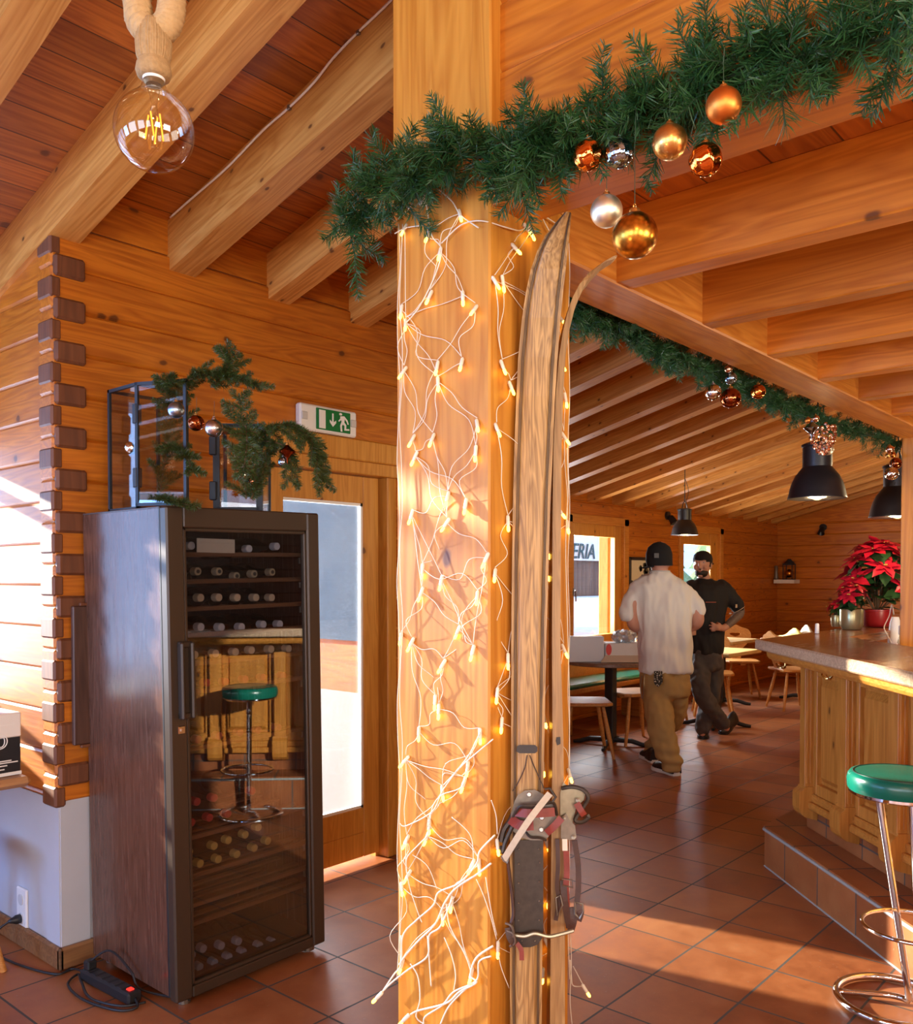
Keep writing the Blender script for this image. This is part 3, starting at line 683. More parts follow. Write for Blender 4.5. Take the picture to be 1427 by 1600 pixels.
B_brown = metal('shiny_brown', (.36,.10,.035), .06); B_silver = metal('shiny_silver', (.80,.76,.70), .08); B_silm = metal('matte_silver', (.62,.60,.62), .26); B_rose = metal('rose_gold', (.80,.46,.30), .22)
def bauble(px, py, rpx, plane, mat, label, style='plain', group='baubles hanging from the header garland', hang=.05, name='bauble', sc=1.0):
    c = P(px, py, **plane); r = rpx*(c-CAM).dot(Fv)/FPX
    wob = None; prof = [(max(r*math.sin(PI*i/24),1e-6), -r*math.cos(PI*i/24)*sc) for i in range(25)]; n = 40
    if style == 'spiral': wob = lambda q, z: 1+.035*math.sin(q*7+z/r*3.2)
    if style == 'ribbed': wob = lambda q, z: 1+.05*abs(math.sin(q*9+z/r*2.2))-.02
    if style == 'onion': prof = [(1e-4,-r*1.5),(r*.08,-r*1.35),(r*.16,-r*.8),(r*.45,-r*.5),(r*.9,-r*.15),(r,0),(r*.9,r*.16),(r*.5,r*.45),(r*.22,r*.75),(r*.12,r*.9),(1e-4,r*.92)]
    if style == 'diamond': wob = lambda q, z: 1+.07*abs(math.sin(q*6+z/r*5))*abs(math.sin(q*6-z/r*5))
    ro = thing(name, c, label, 'bauble', group)
    body = MB().lathe(prof, n if not wob else 64, c, 0, None, wob).build('bauble_ball', mat, ro, 50)
    t = r*sc if style != 'onion' else r*.9
    cp = MB().lathe([(r*.24,t-.05*r),(r*.24,t+.10*r),(r*.20,t+.16*r),(r*.05,t+.18*r)], 14, c); cp.tube([c+V((r*.11*math.cos(a),0,t+.27*r+r*.11*math.sin(a))) for a in np.linspace(0,2*PI,12)], r*.025, 5)
    cp.build('bauble_cap', B_gold if mat not in (B_silver,B_silm,B_blue) else B_silm, ro, 40)
    if hang: MB().tube([c+V((0,0,t+.36*r)), c+V((.004,.003,t+.36*r+hang*.6)), c+V((.002,0,t+.36*r+hang))], .0007, 4).build('string', M_wire, ro)
    return ro
H = {'X':1.335}
bauble(919,243,23.5,{'X':1.33}, B_copper, 'shiny copper swirled bauble at the left end of the header cluster', 'spiral')
bauble(968,240,22.5,{'X':1.35}, B_blue, 'ribbed blue metallic bauble beside the shiny copper one', 'ribbed')
bauble(1047,222,27,{'X':1.31}, B_gold, 'glittering gold bauble in the middle of the header cluster')
bauble(1131,165,27.5,{'X':1.28}, B_matte, 'matte copper bauble highest on the header garland')
bauble(1103,250,25.5,{'X':1.33}, B_copper, 'shiny copper spiral bauble just below the matte copper one', 'spiral', hang=.07)
bauble(948,330,25,{'X':1.34}, B_pearl, 'matte pearl white bauble hanging low from the header garland', hang=.13)
bauble(992,368,35.5,{'X':1.33}, B_orange, 'largest speckled amber bauble hanging below the pearl one', hang=.16)
g2 = 'baubles under the long beam'; BD = {'Y':1.36}
bauble(1142,591,9.5,BD, B_blue, 'small shiny blue bauble close under the long beam garland', 'ribbed', g2, .02)
bauble(1114.5,613,12.5,BD, B_silver, 'silver ribbed bauble hanging below the middle of the long garland', 'ribbed', g2, .03)
bauble(1142,622,15.5,{'Y':1.33}, B_brown, 'large shiny brown bauble hanging between silver and copper ones', 'ribbed', g2, .05)
bauble(1185,612,11.5,BD, B_copper, 'shiny copper bauble hanging alone right of the brown one', 'spiral', g2, .02)
bauble(1138,577,6,BD, B_rose, 'tiny rose copper bauble tucked into the long garland', 'plain', g2, 0)
bauble(1269,669,12.5,{'Y':1.33}, B_blue, 'dark blue ribbed onion shaped ornament above the pendant lamp', 'onion', g2, .02)
bauble(1263,657,5,BD, B_matte, 'tiny matte copper ball left above the onion ornament', 'plain', g2, 0)
bauble(1275,654,5.5,BD, B_rose, 'tiny rose copper ball right above the onion ornament', 'plain', g2, 0)
bauble(1294,702,9,{'Y':1.30}, B_pearl, 'pearl white bauble hanging beneath the golden cone', 'plain', g2, .02)
bauble(1391,702,6,{'Y':1.30}, B_rose, 'matte rose ball topmost in the cluster near the far post', 'plain', g2, .01)
bauble(1388,712,4.5,BD, B_gold, 'tiny gold ball in the cluster near the far post', 'plain', g2, 0)
bauble(1396,711,4.5,BD, B_copper, 'tiny copper ball in the cluster near the far post', 'plain', g2, 0)
bauble(1400,724,9,{'Y':1.29}, B_brown, 'shiny brown bauble in the cluster near the far post', 'plain', g2, .02)
bauble(1393.5,740,10,{'Y':1.27}, B_silver, 'glittering silver bauble lowest in the cluster near the far post', 'diamond', g2, .04)
# golden cone of scales
c = P(1286, 685, Y=1.31); m = MB(); s_ = (c-CAM).dot(Fv)/FPX
for k in range(70):
    q = k*2.4; u = k/70; rr = s_*22*math.sin(PI*(.06+.62*u))**.9; z = s_*(-24+46*u)
    d = V((math.cos(q),math.sin(q),0)); M = frame(c+d*rr*.85+V((0,0,z)), d, Zv)
    m.ball((0,0,0), s_*3.6, 7, 5, 0, (.5,1,.8), None) if False else m.lathe([(1e-4,-s_*3),(s_*3.4,-s_*.6),(s_*2.4,s_*1.6),(1e-4,s_*2.4)], 6, c+d*rr*.85+V((0,0,z)), 0, M.to_3x3() @ Matrix.Rotation(.7,3,'Y'))
o = m.build('cone_ornament', B_rose); tag(o, 'rose gold cone shaped ornament over the pendant lamp', 'ornament', g2)
g3 = 'baubles on the fridge'
bauble(275.5,640.5,13,{'d':3.0}, B_bluem, 'matte blue bauble hanging from the arching fir branch', 'plain', g3, .03)
bauble(306.5,661,12.5,{'d':2.98}, B_brown, 'shiny brown bauble between the blue and silver ones', 'spiral', g3, .05)
bauble(334.5,669,14,{'d':2.95}, B_silm, 'matte silver bauble beside the shorter lantern top', 'plain', g3, .05)
bauble(449,706,13,{'d':2.84}, B_brown, 'brown onion shaped ornament hanging beside the shorter lantern', 'onion', g3, .02)
bauble(443,722,8.5,{'d':2.86}, B_blue, 'small dark blue bauble under the brown onion ornament', 'plain', g3, .02)
bauble(381,742,14.5,{'d':2.98}, B_silver, 'silver diamond patterned bauble inside the shorter lantern', 'diamond', g3, .03, sc=.8)
bauble(398,752,9,{'d':3.0}, B_brown, 'small brown bauble behind the silver diamond one', 'plain', g3, .02)
bauble(206,700,10.5,{'d':3.2}, B_silver, 'silver diamond patterned bauble inside the tall lantern', 'diamond', g3, .03)
# ================================================================ EXIT SIGN
a, b = P(468,628,Y=YA-.035), P(557,684,Y=YA-.035); zl = P(468,670,Y=YA-.035).z
W_, H_ = b.x-a.x, a.z-zl; y = YA-.04
ro = thing('exit_sign', (a.x,YA-.035,zl), 'green and white emergency exit sign on the log wall above the door', 'exit sign')
m = MB(); m.cbox((a.x,y,zl),(a.x+W_,YA-.001,zl+H_), .008); m.build('housing', M_signW, ro)
M_clip = plain('clip_grey', (.55,.54,.52), .4)
for xx in (.07,.93): MB().cbox((a.x+W_*xx-.018,y-.006,zl+H_*.38),(a.x+W_*xx+.018,y+.002,zl+H_*.68), .004).build('end_clip', M_clip, ro)
gx0, gx1, gz0, gz1 = a.x+W_*.265, a.x+W_*.865, zl+H_*.10, zl+H_*.90
MB().cbox((gx0,y-.006,gz0),(gx1,y+.002,gz1), .002).build('green_panel', M_signG, ro)
gw, gh = gx1-gx0, gz1-gz0
def pic(poly, name):
    MB().prism([(gx0+x*gw, gz0+z*gh) for x, z in poly], .0015, (0,y-.0085,0), (1,0,0), (0,0,1), (0,1,0)).build(name, M_signW, ro)
pic([(.06,.05),(.245,.05),(.245,.92),(.06,.92)], 'door_symbol')
pic([(.44,.84),(.48,.84),(.48,.42),(.555,.52),(.555,.40),(.46,.20),(.37,.40),(.37,.52),(.44,.42)], 'arrow_symbol')
pic([(.69+.045*math.cos(t),.87+.065*math.sin(t)*.95) for t in np.linspace(0,2*PI,16)[:-1]], 'runner_head')
pic([(.68,.77),(.80,.80),(.90,.62),(.935,.44),(.90,.42),(.87,.55),(.81,.66),(.80,.50),(.86,.38),(.855,.20),(.95,.22),(.955,.14),(.80,.11),(.805,.33),(.755,.40),(.725,.30),(.74,.04),(.69,.04),(.675,.32),(.72,.52),(.71,.60),(.645,.50),(.62,.53),(.68,.66)], 'runner_body')
# ================================================================ ROPE PENDANT WITH GLOBE BULB
M_fil = emit('filament_glow', (1,.36,.04), 3); M_stem = plain('glass_stem', (.9,.75,.5), .1, Transmission_Weight=.8)
bc = P(241, 205, d=1.40); r = 61*1.40/FPX
ro = thing('rope_pendant', bc, 'thick jute rope pendant lamp with a large amber globe bulb', 'pendant lamp')
top = P(238, 96, d=1.40); nk = top.z-bc.z; Zt = bc.z
prof = [(max(r*math.sin(q),1e-5), -r*math.cos(q)) for q in np.linspace(0, PI*.83, 22)] + [(r*.33, r*1.06),(r*.27,r*1.25),(r*.26,r*1.42)]
gb = MB().lathe(prof, 48, bc).build('glass_bulb', G_bulb, ro, True)
m = MB()
for k in range(4):
    q = k*PI/2+.5; a = bc+V((math.cos(q)*r*.16, math.sin(q)*r*.16, r*.42)); b = bc+V((math.cos(q+.5)*r*.22, math.sin(q+.5)*r*.22, -r*.22)); m.tube([a,b], r*.022, 6)
m.build('filament', M_fil, gb)
m = MB().lathe([(r*.10,r*.40),(r*.07,r*.7),(r*.16,r*1.1),(r*.22,r*1.3)], 16, bc); m.build('filament_stem', G_clear, gb, True)
z1 = r*1.36
m = MB().lathe([(r*.27,z1-.006),(r*.285,z1),(r*.285,z1+.018),(r*.24,z1+.019),(r*.24,z1-.006)], 28, bc); m.build('lamp_socket', M_white, ro, 40)
m = MB().lathe([(r*.20,z1-.012),(r*.255,z1-.008),(r*.255,z1+.004)], 24, bc); m.build('bulb_collar', M_steel, ro, 40)
h0 = z1+.014
m = MB().lathe([(r*.30,h0-.016),(r*.40,h0-.014),(r*.45,h0-.004),(r*.42,h0+.006),(r*.37,h0+.012)], 30, bc, 0, None, lambda q,z: 1+.02*math.sin(q*23)); m.build('rope_collar', M_jute, ro, 60)
m = MB().lathe([(r*.38,h0+.010),(r*.43,h0+.020),(r*.45,h0+.040),(r*.40,h0+.060),(r*.36,h0+.066),(r*.30,h0+.072)], 180, bc, 0, None, lambda q,z: 1+.018*math.sin(q*44)+.012*math.sin(q*31)); m.build('rope_binding', M_jute, ro, 60)
rp = MB(); zt = zb(bc.y)+RH
def rope(path, rad, turns):
    path = bez(path, 20); k = len(path)
    for s in range(3):
        pts = []
        for i, p in enumerate(path):
            t = (path[min(i+1,k-1)]-path[max(i-1,0)]).normalized(); u = t.cross(Zv) if abs(t.z) < .95 else t.cross(V((0,1,0))); u.normalize(); v = t.cross(u)
            q = 2*PI*(s/3+turns*i/k); pts.append(p+(u*math.cos(q)+v*math.sin(q))*rad*.55)
        rp.tube(pts, rad*.56, 8)
c = bc+V((0,0,h0+.055))
L_ = -Rv
rope([c+V((0,0,0)), c+Rv*.022+V((0,0,.015)), c+Rv*.029+V((0,0,.06)), c+Rv*.02+V((0,0,.16)), V((c.x,c.y,zt))], .021, 9)
rope([c+V((0,0,0)), c+L_*.020+V((0,0,.015)), c+L_*.026+V((0,0,.06)), c+L_*.035+V((0,0,.17)), c+L_*.1+V((0,0,.30)), c+L_*.22+V((0,0,.35))], .021, 8)
rp.build('rope', M_rope, ro, 60)
m = MB().lathe([(.05,zt-.03-bc.z),(.05,zt-bc.z+.004)], 24, bc); m.build('ceiling_rose', M_blackm, ro, 40)
# ================================================================ CABLE ALONG THE RAFTER
cx = 1.9675
pts = [P(266,340,X=cx),P(300,310,X=cx),P(355,262,X=cx),P(410,205,X=cx),P(452,168,X=cx),P(490,130,X=cx),P(520,92,X=cx),P(560,50,X=cx),P(600,12,X=cx),P(640,-30,X=cx)]
m = MB(); m.tube(bez(pts,5), .0045, 6); o = m.build('cable', M_cableW, None, True); tag(o, 'white cable clipped along the upper side of a rafter', 'cable')
m = MB()
for q in (pts[7], pts[4]): m.cbox((q.x-.006,q.y-.007,q.z-.009),(q.x+.006,q.y+.007,q.z+.009), .002)
m.build('cable_clip', M_steel, o)
# ================================================================ NET LIGHTS ON THE PILLAR
bulbs_px = []
def Z(x0, y0, s, pts): bulbs_px.extend([(x0+a*s, y0+b*s) for a, b in pts])
Z(600,280,.2625,[(125,290),(262,330),(335,432),(452,205),(850,290),(875,310),(778,405),(660,605),(708,605),(275,690),(470,695),(543,770),(105,775),(130,855),(120,1140),(318,1110),(322,1205),(463,1090),(705,1105),(755,1230),(1053,830),(1048,1090),(1080,1300),(555,1455),(672,1480),(172,1545),(290,1540),(1072,1530)])
Z(600,700,.2812,[(175,45),(510,15),(355,270),(455,310),(155,370),(350,415),(690,405),(975,345),(1020,425),(570,610),(618,695),(908,570),(898,690),(215,670),(320,735),(210,800),(520,820),(95,1050),(155,1080),(415,1010),(495,1125),(1000,1115),(690,1170),(330,1200),(630,1360),(655,1525),(285,1400),(305,1450),(890,1500)])
Z(580,1130,.2936,[(255,45),(580,55),(185,195),(515,230),(495,315),(380,360),(310,540),(300,600),(190,620),(200,805),(163,870),(540,750),(575,750),(672,645),(1055,265),(935,640),(430,950),(380,1020),(165,1280),(675,1190),(935,1170),(915,1330),(535,1330),(945,930),(915,230)])
off = .007
def onp(px, py, o=off): return P(px, py, X=PX0-o) if px < 764 else P(px, py, Y=PY0-o)
M_bulbE = emit('fairy_bulb_glow', (1,.56,.05), 13)
M_sleeve = plain('bulb_sleeve', (.85,.78,.62), .4)
net = thing('net_lights', (1.43,1.16,.9), 'warm white net of fairy lights wrapped around the wooden pillar', 'string lights')
pos3 = [onp(x,y) for x, y in bulbs_px]
M_net = plain('net_wire', (.80,.72,.58), .4)
# wires: every bulb hangs from two above-neighbours (diamond net)
edges = set()
for i, (x, y) in enumerate(bulbs_px):
    L = []; Rr = []
    for j, (x2, y2) in enumerate(bulbs_px):
        if j == i or (x < 764) != (x2 < 764): continue
        dx, dy = x2-x, y2-y
        if -150 < dy < -25 and abs(dx) < 110: (L if dx < 0 else Rr).append((math.hypot(dx*1.1,dy), j))
    for lst in (L, Rr):
        if lst:
            lst.sort(); edges.add((i, lst[0][1]))
            if len(lst) > 1 and rng.random() < .3: edges.add((i, lst[1][1]))
m = MB()
def wire(a, b, r=.00085, wob=.012):
    n = (CAM-a); n.z = 0; n.normalize(); s = (b-a); L = s.length; sd = s.cross(n).normalized()
    k = rng.normal()*wob*min(1,L/.1); pts = [a, a.lerp(b,.33)+sd*k+n*.006*rng.random(), a.lerp(b,.66)-sd*k*.4+n*.006*rng.random(), b]
    m.tube(bez(pts,5), r, 5)
for i, j in edges: wire(pos3[i]+V((0,0,.012)), pos3[j])
def chain(pts, r=.0016, o=.010, n=8): m.tube(bez([onp(x,y,o) for x,y in pts], n), r*.8, 6)
# top leads, side runs and the tangle of free ends at the bottom
chain([(668,284),(665,300),(668,330),(675,368),(690,390),(680,430),(655,480),(634,505)], .0018); chain([(672,285),(705,313),(720,336),(748,356)], .0018); chain([(690,380),(720,352),(752,345),(790,355),(812,360),(826,352)], .0018)
chain([(755,305),(790,310),(825,333),(845,335),(870,350),(886,362)], .0018); chain([(845,335),(858,360),(872,378)]); chain([(622,342),(632,334),(645,318)]); chain([(617,365),(635,356),(663,352)])
for off_x, ph in ((623,0),(627,1.3)):
    chain([(off_x+2.5*math.sin(k*1.9+ph), 350+k*62) for k in range(20)], .0011)
chain([(889+1.5*math.sin(k*1.7), 380+k*50) for k in range(24)], .0012)
chain([(886,700),(888,760),(886,800),(884,860),(887,980),(890,1100),(889,1200)], .0016)
W = lambda *p: [(580+a*.2936, 1130+b*.2936) for a, b in p]
for q, r_ in ((W((650,85),(560,160),(470,240),(380,360),(325,470),(190,545),(155,535)), .0017), (W((580,50),(520,170),(440,270),(385,330)), .0017), (W((515,235),(480,340),(380,380),(330,440),(310,540)), .0015), (W((300,600),(240,660),(190,720),(190,800)), .0018),
        (W((660,595),(580,680),(560,750),(470,850),(360,900),(330,970),(240,1050),(170,1130),(160,1280)), .0024), (W((640,745),(570,800),(450,880),(390,960),(340,1070),(250,1160),(180,1240),(150,1285)), .0028), (W((430,940),(370,1080),(310,1130),(300,1240),(200,1310),(110,1380),(60,1430)), .0026),
        (W((160,1130),(160,1280),(120,1340),(60,1430)), .0024), (W((650,1185),(560,1250),(530,1340),(560,1380),(470,1430),(400,1490),(250,1530),(205,1555)), .0028), (W((640,1240),(575,1270),(560,1370),(440,1430),(380,1500),(290,1560),(280,1600)), .0024), (W((540,1380),(420,1500),(370,1600)), .0024),
        (W((190,620),(185,720),(200,850),(240,980),(270,1060)), .0014), (W((300,1130),(310,1260),(320,1400)), .0018), (W((390,1140),(430,1240),(450,1340),(440,1420)), .0016), (W((210,1280),(250,1350),(260,1470),(240,1560),(280,1600)), .002), (W((545,760),(530,600),(430,500)), .0012), (W((675,1190),(690,1290),(735,1410)), .0013), (W((610,820),(640,1000),(670,1130)), .0012), (W((400,960),(420,1080),(500,1230),(535,1330)), .0018), (W((640,410),(665,490),(672,590)), .0013), (W((350,880),(300,760),(220,700)), .0011), (W((560,830),(600,920),(640,1040),(668,1150)), .0012)):
    chain(q, r_, .014)
chain([(891,1500),(893,1525),(896,1540),(911,1541)], .0016); chain([(896,1510),(905,1527),(912,1540)], .0016); chain([(890,1440),(893,1500),(891,1560),(894,1600)], .0013)
net_o = m.build('net_wire', M_net, net, True)
# loose tails standing off the pillar edge
tails = [(598,1550),(640,1585)]
sl0 = None
def fairy(p, d, k=1.0):
    global sl0
    d = d.normalized()
    if sl0 is None:
        a = MB(); a.lathe([(.0026,0),(.0042,-.003),(.0040,-.020),(.0030,-.024)], 8); o = a.build('bulb_sleeve', M_sleeve, None, 50)
        b = MB(); b.lathe([(.0030,-.022),(.0036,-.027),(.0034,-.034),(.0012,-.037)], 8); ob = b.build('fairy_bulb', M_bulbE, None, 60)
        ob.parent = o; sl0 = o; s = o
    else:
        s = sl0.copy(); COL.objects.link(s); ob = sl0.children[0].copy(); COL.objects.link(ob); ob.parent = s
    M = frame((0,0,0), d.orthogonal(), -d); s.parent = net; s.matrix_parent_inverse = wm(net).inverted()
    s.location = p; s.rotation_euler = M.to_euler(); s.scale = (k,k,k)
for (x, y), p in zip(bulbs_px, pos3):
    n = V((-1,0,0)) if x < 764 else V((0,-1,0))
    d = V((rng.normal()*.25, rng.normal()*.25, -1)) + n*(.25+.15*rng.random())
    fairy(p - d.normalized()*.012, d, 1.0)
for (x, y) in tails: fairy(onp(x,y,.02), V((-.2,.5,-.6)), 1.1)
fairy(P(910,1538,Y=PY0-.02), V((.3,-.3,-.7)))
a = P(662, 300, X=PX0-.012)
m = MB(); m.cbox((a.x-.008,a.y-.012,a.z-.030),(a.x+.008,a.y+.010,a.z-.012), .003); 
for k in range(5): m.tube([V((a.x,a.y-.006+.003*k,a.z-.014)), V((a.x+.004,a.y-.012+.002*k,a.z+.01)), V((a.x+.008,a.y-.016,a.z+.03))], .0012, 5)
m.build('connector_plug', M_white, net)
# ================================================================ THE PAIR OF OLD SKIS
def sk(px, py, d): return P(px, py, d=d)
D1 = 1.90
prof1 = [(1640,797.5,846.5,0),(1560,797,847,0),(1480,797,847.5,0),(1330,797,848,0),(1200,799,850,0),(1100,799,852,0),(1000,799,854,0),(900,800,857,0),(800,801.5,860,0),(700,804,864,0),(620,807,867.5,0),(560,810,871.5,.004),(500,816,876,.012),(460,822.5,880,.022),(430,830,883.5,.034),(405,840,886.5,.048),(385,853,889,.062),(370,868,891,.075),(359,882,892.5,.088)]
yb_, yt_ = 1640, 359
def ski_mesh(prof, D, th, name, mat, parent, label_mats=None):
    m = MB(); N = len(prof); ring = []
    for i, (y, x0, x1, c) in enumerate(prof):
        ps = []
        n = (CAM - sk((x0+x1)/2, y, D)); n.z = 0; n.normalize()
        for k in range(9):
            u = k/8; x = x0+(x1-x0)*u; crown = .006*(1-(2*u-1)**2) + (-.0035 if k in (1,7) else 0)
            ps.append(sk(x, y, D) + n*(crown+c))
        back = [sk(x1, y, D) + n*(c-th), sk(x0, y, D) + n*(c-th)]
        ring.append(ps+back)
    vs = [p for r in ring for p in r]; k = 11; fs = []
    for i in range(N-1):
        for j in range(k): fs.append((i*k+j, i*k+(j+1)%k, (i+1)*k+(j+1)%k, (i+1)*k+j))
    fs += [tuple(range(k)), tuple((N-1)*k+j for j in range(k))]
    m.add(vs, fs); return m.build(name, mat, parent)
zfloor = 0
s1 = thing('ski', P(822,1966,d=D1), 'old wooden ski facing the room, top grain and foot plate in view', 'ski', 'pair of old wooden skis by the pillar')
dense = []
for (a, b) in zip(prof1, prof1[1:]):
    for k in range(4): dense.append(tuple(a[i]+(b[i]-a[i])*k/4 for i in range(4)))
dense.append(prof1[-1])
dense = [(1966,800,850,0)] + dense
ski_mesh(dense, D1, .016, 'ski_body', W_ski, s1)
M_groove = plain('ski_groove', (.06,.032,.014), .6)
m = MB()
def along(f, r):
    pts = []
    for (y, x0, x1, c) in dense:
        x = x0+(x1-x0)*f; n = (CAM-sk(x,y,D1)); n.z = 0; n.normalize(); pts.append(sk(x,y,D1)+n*(c+.006*(1-(2*f-1)**2)+.0006))
    m.tube(pts, r, 4)
for f in (.10,.14,.86,.90): along(f, .0011)
m.build('edge_groove', M_groove, s1)
m = MB()   # brand band and crossed lines burnt into the wood
q = [sk(812,1165,D1-.009), sk(840,1165,D1-.009), sk(842,1178,D1-.009), sk(810,1178,D1-.009)]
def quadslab(m, q, th, nrm=None):
    n = (CAM-q[0]).normalized() if nrm is None else nrm
    m.hexa([p for p in q]+[p+n*th for p in q])
def poly(m, px, D, th):
    pts = [sk(x,y,D) for x,y in px]; n = (CAM-pts[0]).normalized(); k = len(pts)
    m.add(pts+[p+n*th for p in pts], [tuple(range(k-1,-1,-1)), tuple(range(k,2*k))]+[(i,(i+1)%k,(i+1)%k+k,i+k) for i in range(k)])
poly(m, [(808,1166),(812,1164),(836,1164),(840,1167),(840,1174),(836,1177),(812,1177),(807,1174)], D1-.0075, .0015); m.build('dark_band', plain('burnt_band', (.035,.025,.02), .5, noise=.4, nscale=400), s1)
m = MB(); m.tube(bez([sk(824,1180,D1-.008), sk(820,1200,D1-.008), sk(810,1222,D1-.008), sk(801,1236,D1-.008)],4), .0012, 5); m.tube(bez([sk(828,1180,D1-.008), sk(836,1200,D1-.008), sk(846,1222,D1-.008), sk(850,1232,D1-.008)],4), .0012, 5); m.build('burnt_lines', M_groove, s1)
# binding on the first ski
DB = D1-.012
Bz = lambda a, b: (760+a*.2313, 1130+b*.2313)
def bz(*p): return [Bz(a,b) for a,b in p]
def plate(name, px, D, th, mat, parent, bev=True): m = MB(); poly(m, px, D, th); return m.build(name, mat, parent)
plate('foot_plate', bz((190,790),(385,790),(385,1410),(375,1455),(345,1495),(300,1512),(250,1512),(215,1490),(195,1440)), DB+.003, .004, M_steeld, s1)
m = MB()
for a, b in ((220,850),(355,850),(220,950),(360,940),(218,1080),(357,1070),(218,1215),(357,1200),(218,1330),(357,1330),(240,1470),(330,1470)):
    p = sk(*Bz(a,b), DB-.002); m.ball(p, .0022, 8, 5)
m.build('rivet', M_steel, s1)
ti = plate('toe_plate', bz((190,530),(210,490),(260,455),(330,450),(385,480),(440,530),(470,590),(475,660),(450,730),(400,790),(300,790),(230,770),(170,720),(165,620)), DB-.002, .004, M_steel, s1)
m = MB()
for a, b in ((290,482),(372,720),(375,640)):
    p = sk(*Bz(a,b), DB-.007); n = (CAM-p).normalized(); M = frame(p, n.orthogonal(), n).to_3x3(); m.lathe([(.0052,0),(.0052,.0018),(.004,.003),(1e-4,.003)], 14, p, 0, M)
m.build('slotted_screw', plain('screw_steel', (.5,.46,.4), .35, .9), ti)
m = MB()
m.tube(bez([sk(*Bz(a,b),DB-dd) for a,b,dd in ((155,690,.0),(200,600,.02),(235,560,.03),(310,560,.034),(390,545,.03),(455,540,.02),(478,620,.005))],5), .0035, 6)
m.tube(bez([sk(*Bz(a,b),DB-dd) for a,b,dd in ((270,735,.004),(300,770,.012),(360,775,.014),(405,790,.01))],5), .003, 6)
m.build('toe_iron', M_steeld, s1)
def strap(pts, w, th, name, mat, parent, hole=False):
    """flat strap along 3D points, facing the camera"""
    pts = bez(pts, 6); m = MB(); ring = []
    for i, p in enumerate(pts):
        t = (pts[min(i+1,len(pts)-1)]-pts[max(i-1,0)]).normalized(); n = (CAM-p).normalized(); s = t.cross(n).normalized(); n = s.cross(t)
        ring.append([p-s*w/2, p+s*w/2, p+s*w/2+n*th, p-s*w/2+n*th])
    vs = [q for r in ring for q in r]; fs = []
    for i in range(len(ring)-1):
        for j in range(4): fs.append((i*4+j,i*4+(j+1)%4,(i+1)*4+(j+1)%4,(i+1)*4+j))
    fs += [(3,2,1,0), tuple((len(ring)-1)*4+j for j in range(4))]
    m.add(vs, fs); return m.build(name, mat, parent)
S3 = lambda D, *p: [sk(*Bz(a,b), D-dd) for a, b, dd in p]
strap(S3(DB,(165,650,.012),(230,690,.028),(320,690,.034)), .020, .003, 'toe_strap', M_leather, s1)
strap(S3(DB,(200,600,.015),(300,610,.03),(460,600,.02)), .018, .003, 'toe_strap', M_leather, s1)
strap(S3(DB,(410,740,.012),(455,700,.02),(510,640,.022)), .015, .003, 'toe_strap', M_leather, s1)
strap(S3(DB,(120,920,.02),(200,790,.04),(300,640,.046),(430,475,.034)), .0135, .003, 'canvas_strap', M_canvas, s1)
m = MB(); m.tube([sk(*Bz(a,b),DB-.036) for a,b in ((395,445),(430,440),(470,500),(448,530))], .0028, 6); m.build('strap_buckle', M_steeld, s1)
m = MB(); m.tube([sk(*Bz(a,b),DB-.022) for a,b in ((100,890),(118,930),(140,945),(155,910),(150,880))], .0022, 6); m.build('strap_ring', M_steel, s1)
m = MB()
m.tube(bez(S3(DB,(100,800,.0),(120,720,.0),(160,660,.0),(190,600,.0)),5), .006, 6); m.tube(bez(S3(DB,(90,830,.002),(110,870,.006),(130,800,.006),(175,700,.004)),5), .005, 6)
m.build('side_lever', M_steeld, s1)
m = MB(); m.tube(bez(S3(DB,(145,930,.014),(160,1050,.012),(178,1200,.012),(182,1300,.014),(165,1370,.016),(185,1460,.014)),6), .0036, 7); m.build('binding_cable', M_leathd, s1)
m = MB(); m.tube(bez(S3(DB,(180,1430,.012),(260,1438,.016),(330,1420,.018),(420,1440,.016),(500,1425,.012),(590,1400,.01)),6), [.003]*6+[.0045]*30+[.005]*1 if False else .0042, 7); m.build('heel_spring', plain('brass_worn', (.42,.36,.24), .4, .8), s1)
m = MB()
for q in ((140,1370),(150,1420)): m.tube(bez(S3(DB,(q[0]-10,q[1]-20,.016),(q[0]+30,q[1],.022),(q[0]+45,q[1]+60,.02),(q[0]+10,q[1]+90,.014)),5), .0028, 6)
m.build('cable_clip', M_steel, s1)
strap(S3(DB,(150,1380,.014),(165,1450,.018),(195,1490,.014)), .016, .003, 'heel_strap', M_leathd, s1)
strap(S3(DB,(200,1480,.01),(235,1530,.012),(240,1600,.014)), .010, .0025, 'strap_end', M_leather, s1)
# second ski, seen edge on, its tip curling away to the right
D2 = 1.975
s2 = thing('ski', P(868,1927,d=D2), 'old wooden ski seen edge on with its tip curling to the right', 'ski', 'pair of old wooden skis by the pillar')
cl = [(1927,857,880),(1600,857,880),(1450,858,880),(1300,859,879),(1150,861,877.5),(1000,860,873),(900,860.5,873.5),(800,861,874),(700,862.5,875),(620,866,877.5),(560,871,881),(520,877,887),(490,884,894.5),(465,892,904),(445,902,914),(428,915,927),(414,931,941),(404,948,956),(399,959,966)]
m = MB(); ring = []
fl = V((Fv.x,Fv.y,0)).normalized()
for i in range(len(cl)-1):
    for k in range(4):
        t = k/4; y, x0, x1 = (cl[i][j]+(cl[i+1][j]-cl[i][j])*t for j in range(3)); g_ = (i+t)/(len(cl)-1)
        wd = .036 if g_ < .8 else .036*(1-(g_-.8)/.2)**.6+.006
        # across the ski = along the view; slanted across so that the edge stays a straight band
        tilt = 0
        if y < 620:
            tilt = min(1,(620-y)/200)
        a = sk(x0, y+tilt*9, D2); b = sk(x1, y+tilt*2, D2)
        ring.append([a-fl*wd, b-fl*wd, b+fl*wd, a+fl*wd])
